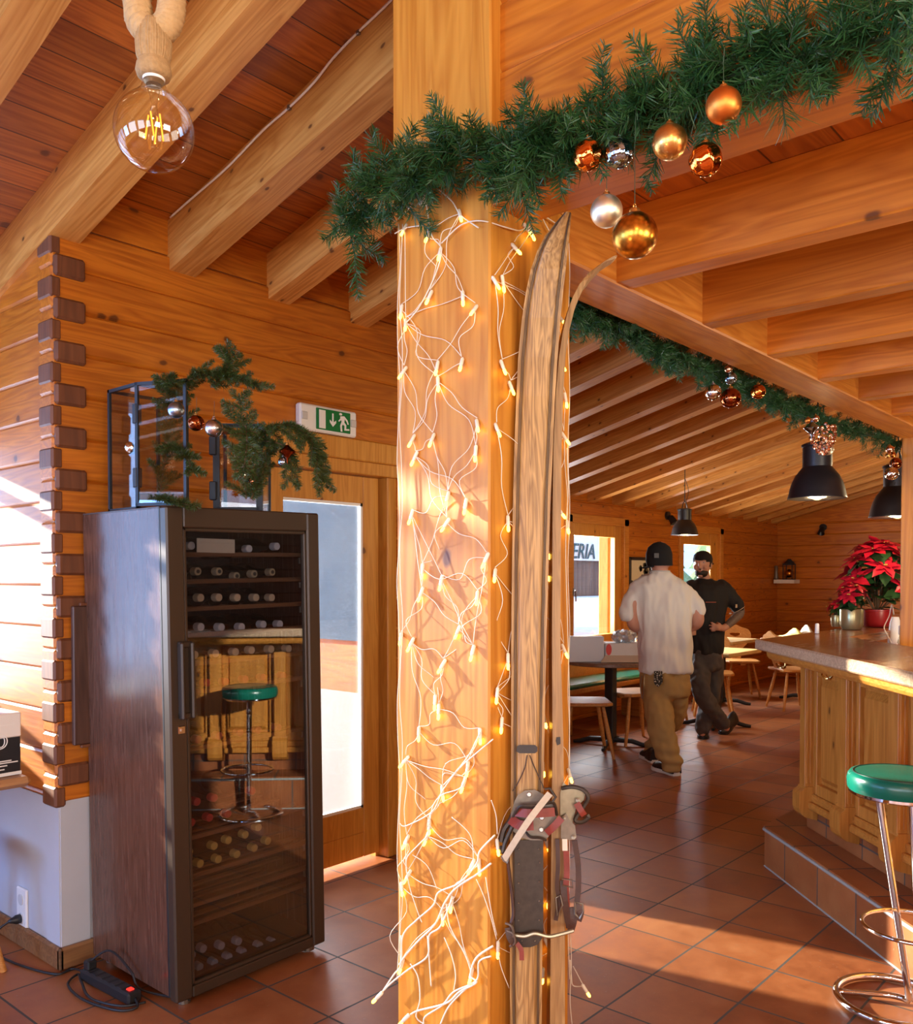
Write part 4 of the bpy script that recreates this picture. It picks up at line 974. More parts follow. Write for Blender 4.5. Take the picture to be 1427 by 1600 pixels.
vs = [p for r in ring for p in r]; fs = []
for i in range(len(ring)-1):
    for j in range(4): fs.append((i*4+j,i*4+(j+1)%4,(i+1)*4+(j+1)%4,(i+1)*4+j))
fs += [(3,2,1,0), tuple((len(ring)-1)*4+j for j in range(4))]
m.add(vs, fs); m.build('ski_body', W_ski2, s2)
D3 = D2-.036
plate('heel_plate', bz((500,470),(520,400),(560,430),(640,440),(670,470),(660,520),(610,560),(590,640),(580,700),(520,740),(500,640)), D3, .004, plain('dull_brass', (.34,.29,.19), .45, .7, noise=.3, nscale=60), s2)
m = MB(); m.tube(bez([sk(*Bz(a,b),D3-dd) for a,b,dd in ((510,440,.004),(580,430,.012),(655,450,.016),(690,500,.016),(660,560,.012),(600,650,.012),(640,670,.014),(690,640,.014),(680,620,.014))],5), .0045, 6); m.build('side_clamp', M_steeld, s2)
m = MB(); poly(m, bz((505,640),(540,610),(560,650),(600,690),(610,770),(570,790),(505,780)), D3-.006, .005)
for a,b in ((525,640),(590,770),(620,520)):
    p = sk(*Bz(a,b), D3-.012); n = (CAM-p).normalized(); m.lathe([(.005,0),(.005,.003),(1e-4,.004)], 12, p, 0, frame(p, n.orthogonal(), n).to_3x3())
m.build('hinge_plate', M_steel, s2)
strap(S3(D3,(610,540,.014),(640,590,.018),(660,620,.016)), .014, .003, 'toe_strap', M_leather, s2)
strap(S3(D3,(480,780,.006),(485,950,.01),(478,1100,.01),(490,1200,.01),(470,1330,.008)), .009, .003, 'long_strap', M_leathd, s2)
strap(S3(D3,(540,860,.010),(545,1000,.012),(540,1100,.014),(545,1240,.012)), .0125, .003, 'red_strap', M_leather, s2)
strap(S3(D3,(595,790,.010),(620,950,.012),(622,1100,.014),(612,1220,.016)), .012, .003, 'long_strap', M_leathd, s2)
strap(S3(D3,(530,780,.014),(532,860,.016)), .011, .003, 'white_tag', plain('bone_tag', (.75,.66,.52), .5), s2)
strap(S3(D3,(520,1060,.012),(530,1200,.016),(560,1380,.012)), .014, .003, 'heel_strap', M_leathd, s2)
strap(S3(D3,(580,1240,.012),(590,1330,.016),(570,1400,.012)), .015, .003, 'heel_strap', M_leathd, s2)
m = MB()
m.tube([sk(*Bz(a,b),D3-.018) for a,b in ((510,1050),(580,1060),(585,1110),(515,1095))], .002, 6, 0, True, True); m.tube([sk(*Bz(a,b),D3-.02) for a,b in ((470,1180),(500,1160),(515,1230),(480,1300))], .0022, 6, 0, True, True); m.tube([sk(*Bz(a,b),D3-.022) for a,b in ((600,1210),(650,1220),(655,1270),(630,1320),(600,1290))], .003, 6, 0, True, True)
m.build('strap_buckle', M_steel, s2)
strap(S3(D3,(600,1230,.018),(635,1270,.02),(620,1330,.018)), .016, .004, 'heel_strap', M_leathd, s2)
m = MB(); poly(m, bz((475,95),(500,92),(502,140),(480,150),(470,120)), D3, .002); m.build('dark_band', MATS['burnt_band'], s2)
# ================================================================ PENDANT FACTORY LAMPS
M_lin = plain('lamp_inside', (.85,.80,.62), .5); M_lampE = emit('lamp_bulb_glow', (1,.70,.26), 4)
def factory_lamp(px, py, rpx, d, ztop, label):
    c = P(px, py, d=d); r = rpx*d/FPX
    ro = thing('pendant_lamp', c, label, 'pendant lamp', 'black factory pendant lamps')
    R_ = [(1.0,0),(1.0,.02),(.97,.10),(.93,.28),(.86,.50),(.74,.72),(.60,.88),(.52,.97),(.50,1.0)]
    m = MB().lathe([(a*r,b*r*1.12) for a,b in R_]+[(a*r*.97,b*r*1.10-.001) for a,b in R_[::-1]][1:], 40, c); 
    sh = m.build('lamp_shade', M_black, ro, 35)
    MB().lathe([(a*r*.955,b*r*1.09) for a,b in R_[:-1]], 40, c).build('shade_lining', M_lin, sh, True)
    h = r*1.12
    MB().lathe([(r*.50,h),(r*.50,h*1.62),(r*.54,h*1.64),(r*.54,h*1.70),(r*.40,h*1.76),(1e-4,h*1.78)], 28, c).build('lamp_neck', M_black, ro, 35)
    m = MB(); m.tube([c+V((-r*.45,0,h*1.70)), c+V((-r*.30,0,h*2.05)), c+V((0,0,h*2.25)), c+V((r*.30,0,h*2.05)), c+V((r*.45,0,h*1.70))], r*.035, 6); m.tube([c+V((r*.1*math.cos(q),0,h*2.3+r*.1*math.sin(q))) for q in np.linspace(0,2*PI,10)], r*.03, 5)
    m.build('lamp_hanger', M_black, ro, 50)
    m = MB(); m.tube([c+V((0,0,h*2.32)), V((c.x,c.y,ztop))], .004, 6); m.tube(bez([c+V((.0,0,h*1.75)), c+V((r*.35,0,h*2.4)), c+V((r*.6,0,h*3.0)), V((c.x+.01,c.y,min(ztop,c.z+h*3.7)))],6), .003, 5); m.build('lamp_cord', M_blackm, ro)
    b = MB().ball(c+V((0,0,r*.20)), r*.26, 18, 12); b.build('lamp_bulb', M_lampE, ro, True)
    L = bpy.data.lights.new('lamp_or_fill_light','POINT'); L.energy = 7; L.color = (1,.72,.38); L.shadow_soft_size = r*.3; o = bpy.data.objects.new('lamp_or_fill_light', L); COL.objects.link(o); o.location = c+V((0,0,-.022))
    return ro
zr_ = lambda X, Y: zb(Y)+RH
c = P(1277,778,d=4.8); factory_lamp(1277,779,44,4.8,zr_(c.x,c.y),'large black factory pendant lamp hanging over the bar corner')
c = P(1405,805,d=5.2); factory_lamp(1403,808,42,5.25,zr_(c.x,c.y),'black factory pendant lamp partly hidden by the far post')
c = P(1070,835,d=9.0); factory_lamp(1070,836,21,8.9,zr_(c.x,c.y),'small distant black pendant lamp above the two men')
def spot(p, n, label):
    ro = thing('spotlight', p, label, 'spotlight', 'small black wall spotlights'); n = V(n)
    MB().lathe([(.05,0),(.05,.03),(1e-4,.035)], 16, p, 0, frame(p, n.orthogonal(), n).to_3x3()).build('spot_base', M_black, ro, 40)
    a = p+n*.05+V((0,0,-.01)); d = (n*.5+V((0,0,-.8))).normalized()
    m = MB(); m.tube([p+n*.02, a], .012, 8); m.lathe([(.03,0),(.05,.10),(.045,.10),(1e-4,.03)], 16, a, 0, frame(a, d.orthogonal(), d).to_3x3()); m.build('spot_head', M_black, ro, 40)
spot(P(1042,806,Y=YB), (0,-1,0), 'small black spotlight high on the wall between the far windows'); spot(P(1287,824,X=XC), (-1,0,0), 'small black spotlight high on the end wall')
# ================================================================ PICTURE, WALL SHELF
a, b = P(983,870,Y=YB-.02), P(1017,931,Y=YB-.02)
ro = thing('picture', (a.x,YB-.02,b.z), 'black framed black and white picture on the far wall between windows', 'picture')
m = MB(); t = .035
for p, q in (((a.x,0,b.z),(a.x+t,0,a.z)),((b.x-t,0,b.z),(b.x,0,a.z)),((a.x,0,a.z-t),(b.x,0,a.z)),((a.x,0,b.z),(b.x,0,b.z+t))): m.cbox((p[0],YB-.035,p[2]),(q[0],YB-.002,q[2]), .004)
m.build('picture_frame', M_black, ro)
pr_ = MB().box((a.x+t,YB-.015,b.z+t),(b.x-t,YB-.01,a.z-t)).build('print', plain('print_paper', (.66,.60,.46), .7), ro)
m = MB()
for k in range(26):
    u, v = rng.random(), rng.random(); w = .02+.04*rng.random(); x = a.x+t+.03+u*(b.x-a.x-2*t-.08); z = b.z+t+.02+v*.13*(1+1.6*(u>.55)); m.prism([(x+w*math.cos(q)*(.6+.5*rng.random()), z+w*math.sin(q)*(.5+.6*rng.random())) for q in np.linspace(0,2*PI,8)[:-1]], .001, (0,YB-.0165,0), (1,0,0), (0,0,1), (0,1,0))
m.build('ink_drawing', plain('ink_grey', (.09,.085,.07), .7), pr_)
a, b = P(1209,905,X=XC), P(1250,911,X=XC)
o = MB().cbox((XC-.22,b.y,b.z-.005),(XC,min(a.y,5.0),b.z+.05), .004).build('wall_shelf', M_white); tag(o, 'small white shelf in the far corner of the end wall', 'shelf')
zs_ = b.z+.05; y0 = b.y
ro = thing('small_lantern', (XC-.12,y0+.10,zs_), 'small dark lantern with warm glints on the white corner shelf', 'lantern')
m = MB()
for x in (-.07,.06):
    for y in (-.07,.06): m.box((XC-.12+x,y0+.11+y,zs_),(XC-.11+x,y0+.12+y,zs_+.22))
m.box((XC-.19,y0+.04,zs_+.21),(XC-.05,y0+.18,zs_+.23)); m.box((XC-.19,y0+.04,zs_),(XC-.05,y0+.18,zs_+.012)); m.lathe([(.08,.23),(.02,.30),(1e-4,.30)], 4, (XC-.12,y0+.11,zs_)); m.build('lantern_frame', M_darkm, ro)
MB().ball((XC-.12,y0+.11,zs_+.09), .06, 14, 10).build('golden_ball', B_orange, ro, True)
o = MB().lathe([(.03,0),(.032,.02),(.022,.12),(.025,.2),(1e-4,.21)], 16, (XC-.12,y0+.30,zs_)).build('bottle_vase', plain('grey_vase', (.16,.12,.09), .3), None, True); tag(o, 'slim brown vase left of the lantern on the white corner shelf', 'vase')
# ================================================================ CHAIRS
def make_chair(label, mat_back, group):
    r = thing('farm_chair', (0,0,0), label, 'chair', group)
    sh = [(-.17,-.20),(.17,-.20),(.21,-.15),(.215,.12),(.18,.20),(-.18,.20),(-.215,.12),(-.21,-.15)]   # front = -y
    m = MB(); k = len(sh); ring = []
    for s, z in ((.95,.425),(1,.432),(1,.448),(.97,.455)): ring.append([V((x*s,y*s,z)) for x,y in sh])
    vs = [p for q in ring for p in q]; fs = [tuple(range(k-1,-1,-1)), tuple(3*k+j for j in range(k))]
    for i in range(3):
        for j in range(k): fs.append((i*k+j,i*k+(j+1)%k,(i+1)*k+(j+1)%k,(i+1)*k+j))
    m.add(vs, fs); m.box((-.03,-.17,.40),(.03,.17,.426)); m.build('seat', W_chair, r)
    for sx in (-1,1):
        for sy in (-1,1): MB().tube([(sx*.125,sy*.125,.43),(sx*.165,sy*.165,.20),(sx*.20,sy*.205,0)], [.014,.019,.013], 10).build('leg', W_chair, r, 50)
    N = 48; out, inn = [], []
    def rad(q):   # outline of the carved back (x across, y up), measured from the hole's centre at 0,.22
        pts = [(.06,-.22),(.07,-.12),(.12,-.06),(.19,.02),(.195,.10),(.17,.155),(.10,.19),(.04,.205),(0,.22)]
        return pts
    half = [(0,-.225),(.055,-.225),(.06,-.17),(.085,-.11),(.09,-.08),(.125,-.05),(.175,.0),(.195,.06),(.19,.105),(.165,.145),(.12,.165),(.085,.172),(.05,.19),(.02,.205),(0,.207)]
    loop = half + [(-x,y) for x,y in half[-2:0:-1]]
    for (x, y) in loop:
        q = math.atan2(y-.09, x); out.append((x, y+.225))
        inn.append((.055*math.cos(q)*(1+.25*abs(math.cos(q))), .315+.022*math.sin(q)-.012*(1-abs(math.cos(q)))))
    m = MB(); tilt = math.radians(13); m.ringplate(out, inn, .020, (0,.165,.452), (1,0,0), (0,math.sin(tilt),math.cos(tilt)), (0,math.cos(tilt),-math.sin(tilt)))
    m.build('backrest', mat_back, r)
    return r
M_backw = wood('chair_back_pale', (.62,.50,.36), (.80,.70,.55), 'Z', knots=0, rough=.3)
ch = make_chair('wooden farm chair at the near table beside the pillar, its back half hidden', W_chair, 'wooden farm chairs')
def face(dx, dy): return math.atan2(dy, dx)+PI/2   # chair front (-y) towards (dx,dy)
ch.location = (6.20,3.99,0); ch.rotation_euler = (0,0,face(.55,-.62))
CL = [((7.00,3.98,0), face(-.85,.5), 'wooden farm chair right of the black table leg, beside the white shirted man'),
      ((8.97,4.16,0), face(-.9,-.5), 'wooden farm chair with lit back behind the yellow lit table'),
      ((8.05,4.25,0), face(.3,-.9), 'wooden farm chair behind the legs of the man in black'),
      ((10.50,4.52,0), face(-.8,-.6), 'wooden farm chair with pale back furthest behind the yellow lit table'),
      ((9.92,3.66,0), face(.62,-.55), 'wooden farm chair standing free by the bar end')]
for l, a_, t_ in CL: copy_tree(ch, l, a_, t_)
# ================================================================ TABLES
W_tab = wood('table_dark_top', (.16,.09,.055), (.28,.17,.11), 'Y', knots=0, rough=.3)
W_taby = wood('table_light_top', (.55,.36,.14), (.75,.55,.25), 'X', knots=.2, rough=.35)
def pedestal(c, r, label, mat, edge, square=False):
    c = V(c); ro = thing('pedestal_table', c, label, 'table', 'restaurant tables')
    if square: MB().cbox(c+V((-r,-r*.8,.715)), c+V((r,r*.8,.75)), .008).build('table_top', mat, ro)
    else: MB().lathe([(r*.99,.712),(r,.716),(r,.738),(r*.985,.745),(1e-4,.746)], 48, c).build('table_top', mat, ro, 30)
    MB().cbox(c+V((-.04,-.04,.02)), c+V((.04,.04,.715)), .006).build('table_post', M_blackm, ro)
    m = MB()
    for k in range(4):
        q = k*PI/2+.35; d = V((math.cos(q),math.sin(q),0)); m.tube([c+V((0,0,.05)), c+d*.18+V((0,0,.045)), c+d*.27+V((0,0,.02)), c+d*.33+V((0,0,.014))], [.026,.022,.02,.014], 8)
    m.build('table_foot', M_blackm, ro); return ro
pedestal((6.72,4.06,0), .40, 'round dark topped table with black post carrying the white boxes', W_tab, None)
pedestal((8.27,3.80,0), .38, 'sunlit pale square table the man in black leans on', W_taby, None, True)
pedestal((9.75,4.42,0), .38, 'pale square table behind the sunlit one', W_taby, None, True)
pedestal((10.78,3.78,0), .50, 'table behind the bar end with yellow cloth on it', W_tab, None, True)
# bench with green seat by the far wall
a, b = V((6.75,4.53,0)), V((8.45,4.53,0)); u = (b-a); u.z = 0; L = u.length; u.normalize(); n = V((-u.y,u.x,0))
M_ = Matrix.Identity(4); M_.col[0][:3] = u; M_.col[1][:3] = n; M_.col[3][:3] = V((a.x,a.y,0))
ro = thing('bench', (a.x,a.y,0), 'wooden bench with a green seat pad behind the near round table', 'bench')
m = MB(); m.cbox((0,0,.38),(L,.40,.43), .008, 0, M_); m.build('seat_board', W_chair, ro)
MB().cbox((0,0,.43),(L,.38,.472), .015, 0, M_).build('seat_pad', M_green, ro)
m = MB(); pr = [(0,0),(L,0)] + [(L-L*k/24, .24+.05*math.sin(k*PI/24*5)**2) for k in range(25)]; m.prism(pr, .025, M_ @ V((0,.40,.44)), u, (0,0,1), n); m.build('bench_back', W_chair, ro)
for x in (.10,L-.16):
    MB().cbox((x,.05,0),(x+.06,.35,.385), .006, 0, M_).build('bench_leg', W_chair, ro)
# boxes and bag on the near table
c = P(945,1045,Z=.752)
def boxat(pl, pr2, depth, z0, ztop, mat, name, label, cat, lean=0):
    pass
a, b = P(887,1040,d=7.45), P(944,1040,d=7.45); zt_ = P(900,995,d=7.45).z
u = (b-a); u.z = 0; u.normalize(); n = V((-u.y,u.x,0))
def ub(m, p, L, D, z0, z1, c=.006): 
    M2 = Matrix.Identity(4); M2.col[0][:3] = u; M2.col[1][:3] = n; M2.col[3][:3] = V((p.x,p.y,0)); m.cbox((0,0,z0),(L,D,z1), c, 0, M2); return m
o = ub(MB(), P(889,1040,d=7.5), (P(944,1040,d=7.5)-P(889,1040,d=7.5)).length, .10, .747, zt_).build('carton', plain('blue_white_carton', (.66,.70,.78), .6)); tag(o, 'tall plain white carton standing left on the round table', 'box')
p0, p1 = P(946,1040,d=7.52), P(1012,1040,d=7.52); zt2 = P(960,1005,d=7.52).z
ro = thing('cake_box', (p0.x,p0.y,.747), 'white box with round red seal on the round table beside the man', 'box')
ub(MB(), p0, (p1-p0).length, .22, .747, zt2).build('box_body', M_carton, ro)
q = P(951.5,1015,d=7.515); m = MB(); m.lathe([(.024,0),(.024,.002),(1e-4,.002)], 20, q-n*.002, 0, frame(q, u, -n).to_3x3() @ Matrix.Diagonal((1,2.0,1))); m.build('red_seal', plain('seal_red', (.75,.07,.06), .5), ro)
m = MB(); 
M2 = Matrix.Identity(4); M2.col[0][:3] = u; M2.col[1][:3] = n; M2.col[3][:3] = V((p0.x,p0.y,0)); Lb = (p1-p0).length
m.hexa([M2 @ V(v) for v in ((-.05,-.07,.750),(Lb,-.07,.750),(Lb,0,.80),(0,0,.80),(-.05,-.07,.753),(Lb,-.07,.753),(Lb,0,.804),(0,0,.804))]); m.build('box_flap', plain('carton_kraft', (.58,.48,.38), .8), ro)
m = MB(); bc_ = p0+u*.18+n*.10; bc_.z = zt2+.035
m.ball(bc_, .12, 28, 16, 0, (1.25,.8,.42)); 
o = m.build('plastic_bag', glass('bag_film', (.80,.88,.95), .9, 1.5, .25, .25, .5), None, True)
for v in o.data.vertices:
    k = .018*math.sin(v.co.x*60+v.co.z*70)+.015*math.sin(v.co.y*75-v.co.x*40); v.co += V((k,k*.6,abs(k)))
tag(o, 'crumpled clear plastic bag lying on the white box', 'bag')
# cloths on the table behind the bar
def cloth(px0, px1, py, h, d, mat, label, name='cloth'):
    a, b = P(px0,py,d=d), P(px1,py,d=d); u = b-a; L = u.length; u.normalize(); m = MB(); nx, ny = 16, 8; vs = []; fs = []
    w = V((-u.y,u.x,0))
    for j in range(ny+1):
        for i in range(nx+1):
            s, t = i/nx, j/ny; z = h*math.sin(PI*s)**1.3*math.sin(PI*min(1,t*1.0))*(.8+.3*math.sin(s*9+t*4)); p = a+u*L*s+w*.3*t; vs.append(V((p.x,p.y,.752+z)))
    for j in range(ny):
        for i in range(nx): fs.append((j*(nx+1)+i,j*(nx+1)+i+1,(j+1)*(nx+1)+i+1,(j+1)*(nx+1)+i))
    m.add(vs, fs); o = m.build(name, mat, None, True); o.modifiers.new('thickness','SOLIDIFY').thickness = .006; return tag(o, label, 'cloth')
cloth(1232,1264,991,.10,10.6, plain('yellow_cloth', (.85,.74,.20), .8), 'folded yellow cloth glowing in the light beyond the bar')
cloth(1254,1280,988,.14,10.6, plain('beige_cloth', (.52,.46,.36), .8), 'crumpled beige cloth right of the yellow one beyond the bar')
# ================================================================ BAR
Sx = V((4.40,1.757,0)); bu = V((-.7071,-.7071,0)); bn_ = V((-.7071,.7071,0))
def B(a, b, z): return Sx + bu*a + bn_*b + V((0,0,z))
MBar = Matrix.Identity(4); MBar.col[0][:3] = bu; MBar.col[1][:3] = bn_; MBar.col[3][:3] = Sx     # x along the front, y outwards  (left handed frame is fine for boxes)
LB = 4.6
st = MB()
st.prism([(4.40,1.757),(9.0,1.757),(9.0,-1.9),(4.40-.7071*LB,1.757-.7071*LB)], .197, (0,0,0)); struct(st.build('floor_step', M_stepY))
m = MB(); m.prism([(4.40-.002,1.757+.004),(9.0,1.761),(9.0,-1.9),(4.40-.7071*LB,1.757-.7071*LB+.006)], .008, (0,0,.197)); struct(m.build('floor_step_top', M_step))
m = MB(); p, q = B(-.004,.003,.188), B(LB,.003,.193); m.tube([p,q], .0075, 8); m.tube([B(0,.0,.002),B(LB,.0,.002)], .004, 6); m.tube([B(0,.0,.194), V((9,1.757,.194))], .0065, 6); struct(m.build('trim_6', plain('grout_edge', (.36,.38,.37), .6)))
bar = thing('bar_counter', B(.1,-.3,.205), 'pine panelled bar with dark polished top on a tiled step', 'bar counter')
fb = lambda m, a, b, c=.003: m.cbox(a, b, c, 0, MBar)
m = MB(); fb(m, (.03,-.62,.205),(LB,-.205,.335), .002); m.prism([tuple((B(.03,-.205,0)).xy), (9.0,B(.03,-.205,0).y), (9.0,1.0), tuple(B(.03,-.62,0).xy)], .13, (0,0,.205)) ; m.build('tiled_plinth', M_stepY, bar)
m = MB(); fb(m, (.10,-.50,.30),(LB,-.245,1.07)); m.prism([tuple(B(.10,-.245,0).xy),(8.9,B(.1,-.245,0).y),(8.9,1.25),tuple(B(.1,-.50,0).xy)], .77, (0,0,.30)); m.build('bar_body', W_bar, bar)
bF, bP = -.14, -.182
def pilaster(a0, a1):
    m = MB(); fb(m, (a0,bP-.05,.42),(a1,bF,1.06)); 
    for k in range(2): fb(m, (a1-.002,bP+.008+k*.018,.45),(a1+.004,bP+.016+k*.018,1.05), .001)
    o = m.build('pilaster', W_bar, bar)
    w = .009
    prof = [(bF,.435),(bF+.003,.425),(bF+.022,.412),(bF+.030,.40),(bF+.030,.33),(bF+.022,.305),(bF+.0,.285),(bP-.02,.268),(bP-.03,.435)]
    MB().prism(prof, (a1-a0)+2*w, Sx+bu*(a0-w), bn_, (0,0,1), bu).build('pilaster_foot', W_bar, o)
pil = [(.083,.14)] + [(.46+.41*k,.535+.41*k) for k in range(10)]
for a0, a1 in pil: pilaster(a0, a1)
for i, (x0, x1) in enumerate(zip(pil, pil[1:])):
    a0, a1 = x0[1], x1[0]
    fm = MB(); t = .036
    fb(fm, (a0,bP-.045,.40),(a0+t,bP,1.06)); fb(fm, (a1-t*.7,bP-.045,.40),(a1,bP,1.06)); fb(fm, (a0+t,bP-.045,.98),(a1-t*.7,bP,1.06)); fb(fm, (a0+t,bP-.045,.40),(a1-t*.7,bP,.455))
    po = fm.build('panel_frame', W_bar, bar)
    b0, b1 = a0+t, a1-t*.7
    m = MB(); m.box((b0,bP-.060,.455),(b1,bP-.026,.98), 0, MBar)
    c0_, c1_ = b0+.022, b1-.016
    def rr(x0,x1,z0,z1,y): return [MBar @ V(q) for q in ((x0,y,z0),(x1,y,z0),(x1,y,z1),(x0,y,z1))]
    A, Bq = rr(b0+.012,b1-.008,.467,.968,bP-.028), rr(c0_+.008,c1_-.006,.495,.935,bP-.006)
    m.add(A+Bq, [(0,1,5,4),(1,2,6,5),(2,3,7,6),(3,0,4,7),(4,5,6,7)])
    m.build('raised_panel', W_bar, po)
    m = MB()
    for y, h0_, h1_, d in ((bP+.012,.36,.40,.0),(bP+.028,.325,.362,.0)): fb(m, (a0-.005,bP-.05,h0_),(a1+.005,y,h1_), .006)
    m.build('base_moulding', W_barX, po)
# moulding under the top, then the top
ca, cb = B(-.03,.03,0), B(LB,.40,0); cu = (cb-ca).normalized(); cn = V((cu.y*-1, cu.x, 0)); 
if cn.dot(bn_) < 0: cn = -cn
MC = Matrix.Identity(4); MC.col[0][:3] = cu; MC.col[1][:3] = cn; MC.col[3][:3] = ca
m = MB(); prof = [(-.34,1.05),(-.055,1.05),(-.04,1.056),(-.03,1.07),(-.028,1.085),(-.018,1.10),(-.34,1.10)]
m.prism(prof, LB, ca+cu*.05, cn, (0,0,1), cu); m.build('cornice', W_barX, bar)
leg1i = V((4.912,1.517,0))
ctop = MB(); zt0, zt1 = 1.100, 1.15
pA = ca.copy(); pB = ca+cu*(LB); pC = leg1i+cu*(LB-.2); pD = leg1i; pE = V((8.8,1.52,0)); pF = V((8.8,pA.y+.02,0))
polyp = [pA,pB,pC,pD,pE,pF]
ctop.prism([(p.x,p.y) for p in polyp], zt1-zt0-.002, (0,0,zt0)); ctop.build('counter_top', W_top, bar)
m = MB(); m.cbox((-.012,-.006,zt0-.002),(LB,.012,zt1-.001), .007, 0, MC); m.build('counter_edge', W_edge, bar)
m = MB(); q = P(1330,997,Z=1.15); m.box((4.95,.2,.75),(8.6,1.50,.78)); m.build('inner_worktop', M_steeld, bar)
# coat hooks
def hook(a, label):
    p = B(a, bF+.035, 1.045); ro = MB()
    ro.tube([p+V((0,0,.012)), p+bn_*.012, p+bn_*.014+V((0,0,-.03))], .004, 6)
    for s in (-1,1):
        pts = [p+bn_*.012+V((0,0,-.028))] + [p+bn_*(.012+.01*k)+bu*s*.022*math.sin(k*.55)+V((0,0,-.028-.012*math.sin(k*.6)+.009*max(0,k-2))) for k in range(1,5)]
        ro.tube(bez(pts,4), .0042, 6)
    ro.ball(p+bn_*.014+V((0,0,-.034)), .006, 8, 6)
    return tag(ro.build('coat_hook', M_brass, None, 50), label, 'coat hook', 'coat hooks under the bar top')
hook(.02, 'brass double coat hook at the free corner of the bar top'); hook(.50, 'brass double coat hook above the second bar pilaster')
# ================================================================ ON THE BAR
def poinsettia(name, base, R_, H_, potprof, potmat, nflower, label, fs=.085, seed=1, zpot=0):
    rg = np.random.default_rng(seed); ro = thing(name, base, label, 'plant', 'poinsettias on the bar')
    base = V(base); MB().lathe(potprof, 40, base).build('pot', potmat, ro, 40)
    top = base+V((0,0,zpot)); lf, rd, stm, ct = MB(), MB(), MB(), MB()
    def leaf(m, c, d, up, L, w, bend):
        d = d.normalized(); s = d.cross(up).normalized(); u = s.cross(d); ring = []
        for t, ww in ((0,.05),(.18,.55),(.38,1),(.58,.80),(.62,.92),(.8,.5),(1,.02)):
            p = c+d*L*t+u*(bend*L*t*t); ring += [p-s*w*ww*.5+u*w*.10*ww, p, p+s*w*ww*.5+u*w*.10*ww]
        fsx = []
        for i in range(6):
            for j in range(2): fsx.append((i*3+j,i*3+j+1,(i+1)*3+j+1,(i+1)*3+j))
        m.add(ring, fsx)
    for k in range(nflower):
        th = 2*PI*k*.618+rg.random()*.4; ph = (.15+.85*(k+.5)/nflower)*1.35
        d = V((math.cos(th)*math.sin(ph), math.sin(th)*math.sin(ph), math.cos(ph))); c = top+V((d.x*R_,d.y*R_,.03+max(-.02,d.z)*H_)); stm.tube([top+V((0,0,-.03)), top+d*.4*R_+V((0,0,.02)), c-d*.02], .004, 5)
        ax = (d+V((0,0,.5))).normalized()
        for lay, (nn, ll, tilt) in enumerate(((6,1.0,.18),(5,.72,.5),(3,.45,.8))):
            for j in range(nn):
                q = 2*PI*j/nn+lay*.5+rg.random()*.25; e1 = ax.orthogonal().normalized(); e2 = ax.cross(e1); dd = (e1*math.cos(q)+e2*math.sin(q))+ax*tilt*.6
                leaf(rd, c+ax*.004*lay, dd, ax, fs*ll*(.85+.3*rg.random()), fs*.5*ll, -.22+.1*rg.normal())
        for j in range(5): ct.ball(c+ax*.014+V((rg.normal()*.006,rg.normal()*.006,0)), .004, 6, 4)
        for j in range(5):
            q = 2*PI*j/5+rg.random(); e1 = ax.orthogonal().normalized(); e2 = ax.cross(e1); dd = e1*math.cos(q)+e2*math.sin(q)-ax*.15
            leaf(lf, c-ax*(.02+.025*rg.random()), dd, ax, fs*1.05*(.8+.4*rg.random()), fs*.6, -.3)
    for j in range(nflower*3):
        q = rg.random()*2*PI; dd = V((math.cos(q),math.sin(q),.2)); c = top+dd*R_*.4*rg.random()+V((0,0,H_*.55*rg.random())); leaf(lf, c, dd, Zv, fs*1.15, fs*.65, -.3)
    fo = lf.build('leaves', M_leaf, ro, True); rd.build('red_bracts', M_bract, ro, True); stm.build('stem', M_twig, ro); ct.build('flower_buds', plain('bud_yellow', (.6,.5,.08), .5) if 'bud_yellow' not in MATS else MATS['bud_yellow'], ro)
    return ro
M_leaf = needle_mat('poinsettia_leaf', (.006,.03,.012), (.015,.07,.02), (.05,.13,.03)); M_bract = needle_mat('poinsettia_red', (.45,.004,.018), (.72,.01,.03), (.60,.015,.05))
CT = 1.151
def potp(r, h, fl=.9): return [(1e-4,.0),(r*fl*.9,.0),(r*fl,.01),(r,h*.25),(r,h*.96),(r*.97,h),(r*.90,h),(r*.88,h*.85),(1e-4,h*.85)]
b1 = P(1331,983,Z=CT); b2 = P(1306.5,979,Z=CT); b3 = P(1370,979,Z=CT)
s1_ = (b1-CAM).dot(Fv)/FPX; s2_ = (b2-CAM).dot(Fv)/FPX; s3_ = (b3-CAM).dot(Fv)/FPX
poinsettia('potted_poinsettia', b3, .20, .40, [(1e-4,0),(17*s3_,0),(20*s3_,4*s3_),(21.5*s3_,24*s3_),(22.5*s3_,24.5*s3_),(22.5*s3_,27*s3_),(20*s3_,27*s3_),(19*s3_,22*s3_),(1e-4,22*s3_)], M_red, 15, 'large red poinsettia in a dark red basket pot on the bar', .125, 3, 27*s3_)
poinsettia('potted_poinsettia', b1, .065, .13, potp(17.2*s1_,31*s1_), M_pot, 6, 'small red poinsettia in an olive gold pot on the bar', .075, 5, 28*s1_)
poinsettia('potted_poinsettia', b2, .035, .06, potp(7.5*s2_,18*s2_), M_pot, 3, 'tiny red poinsettia in the smallest olive gold pot on the bar', .05, 9, 16*s2_)
p = P(1277,989.5,Z=CT)
o = MB().lathe([(.012,0),(.011,.05),(.008,.055),(1e-4,.056)], 14, p).build('salt_shaker', M_white, None, 40); tag(o, 'tiny white shaker standing alone on the bar edge', 'shaker')
p = P(1412,1000,d=4.9); p.z = .78
ro = thing('bottle', p, 'clear bottle with white cap standing inside the bar', 'bottle'); zc_ = P(1412,977,d=4.9).z-.78
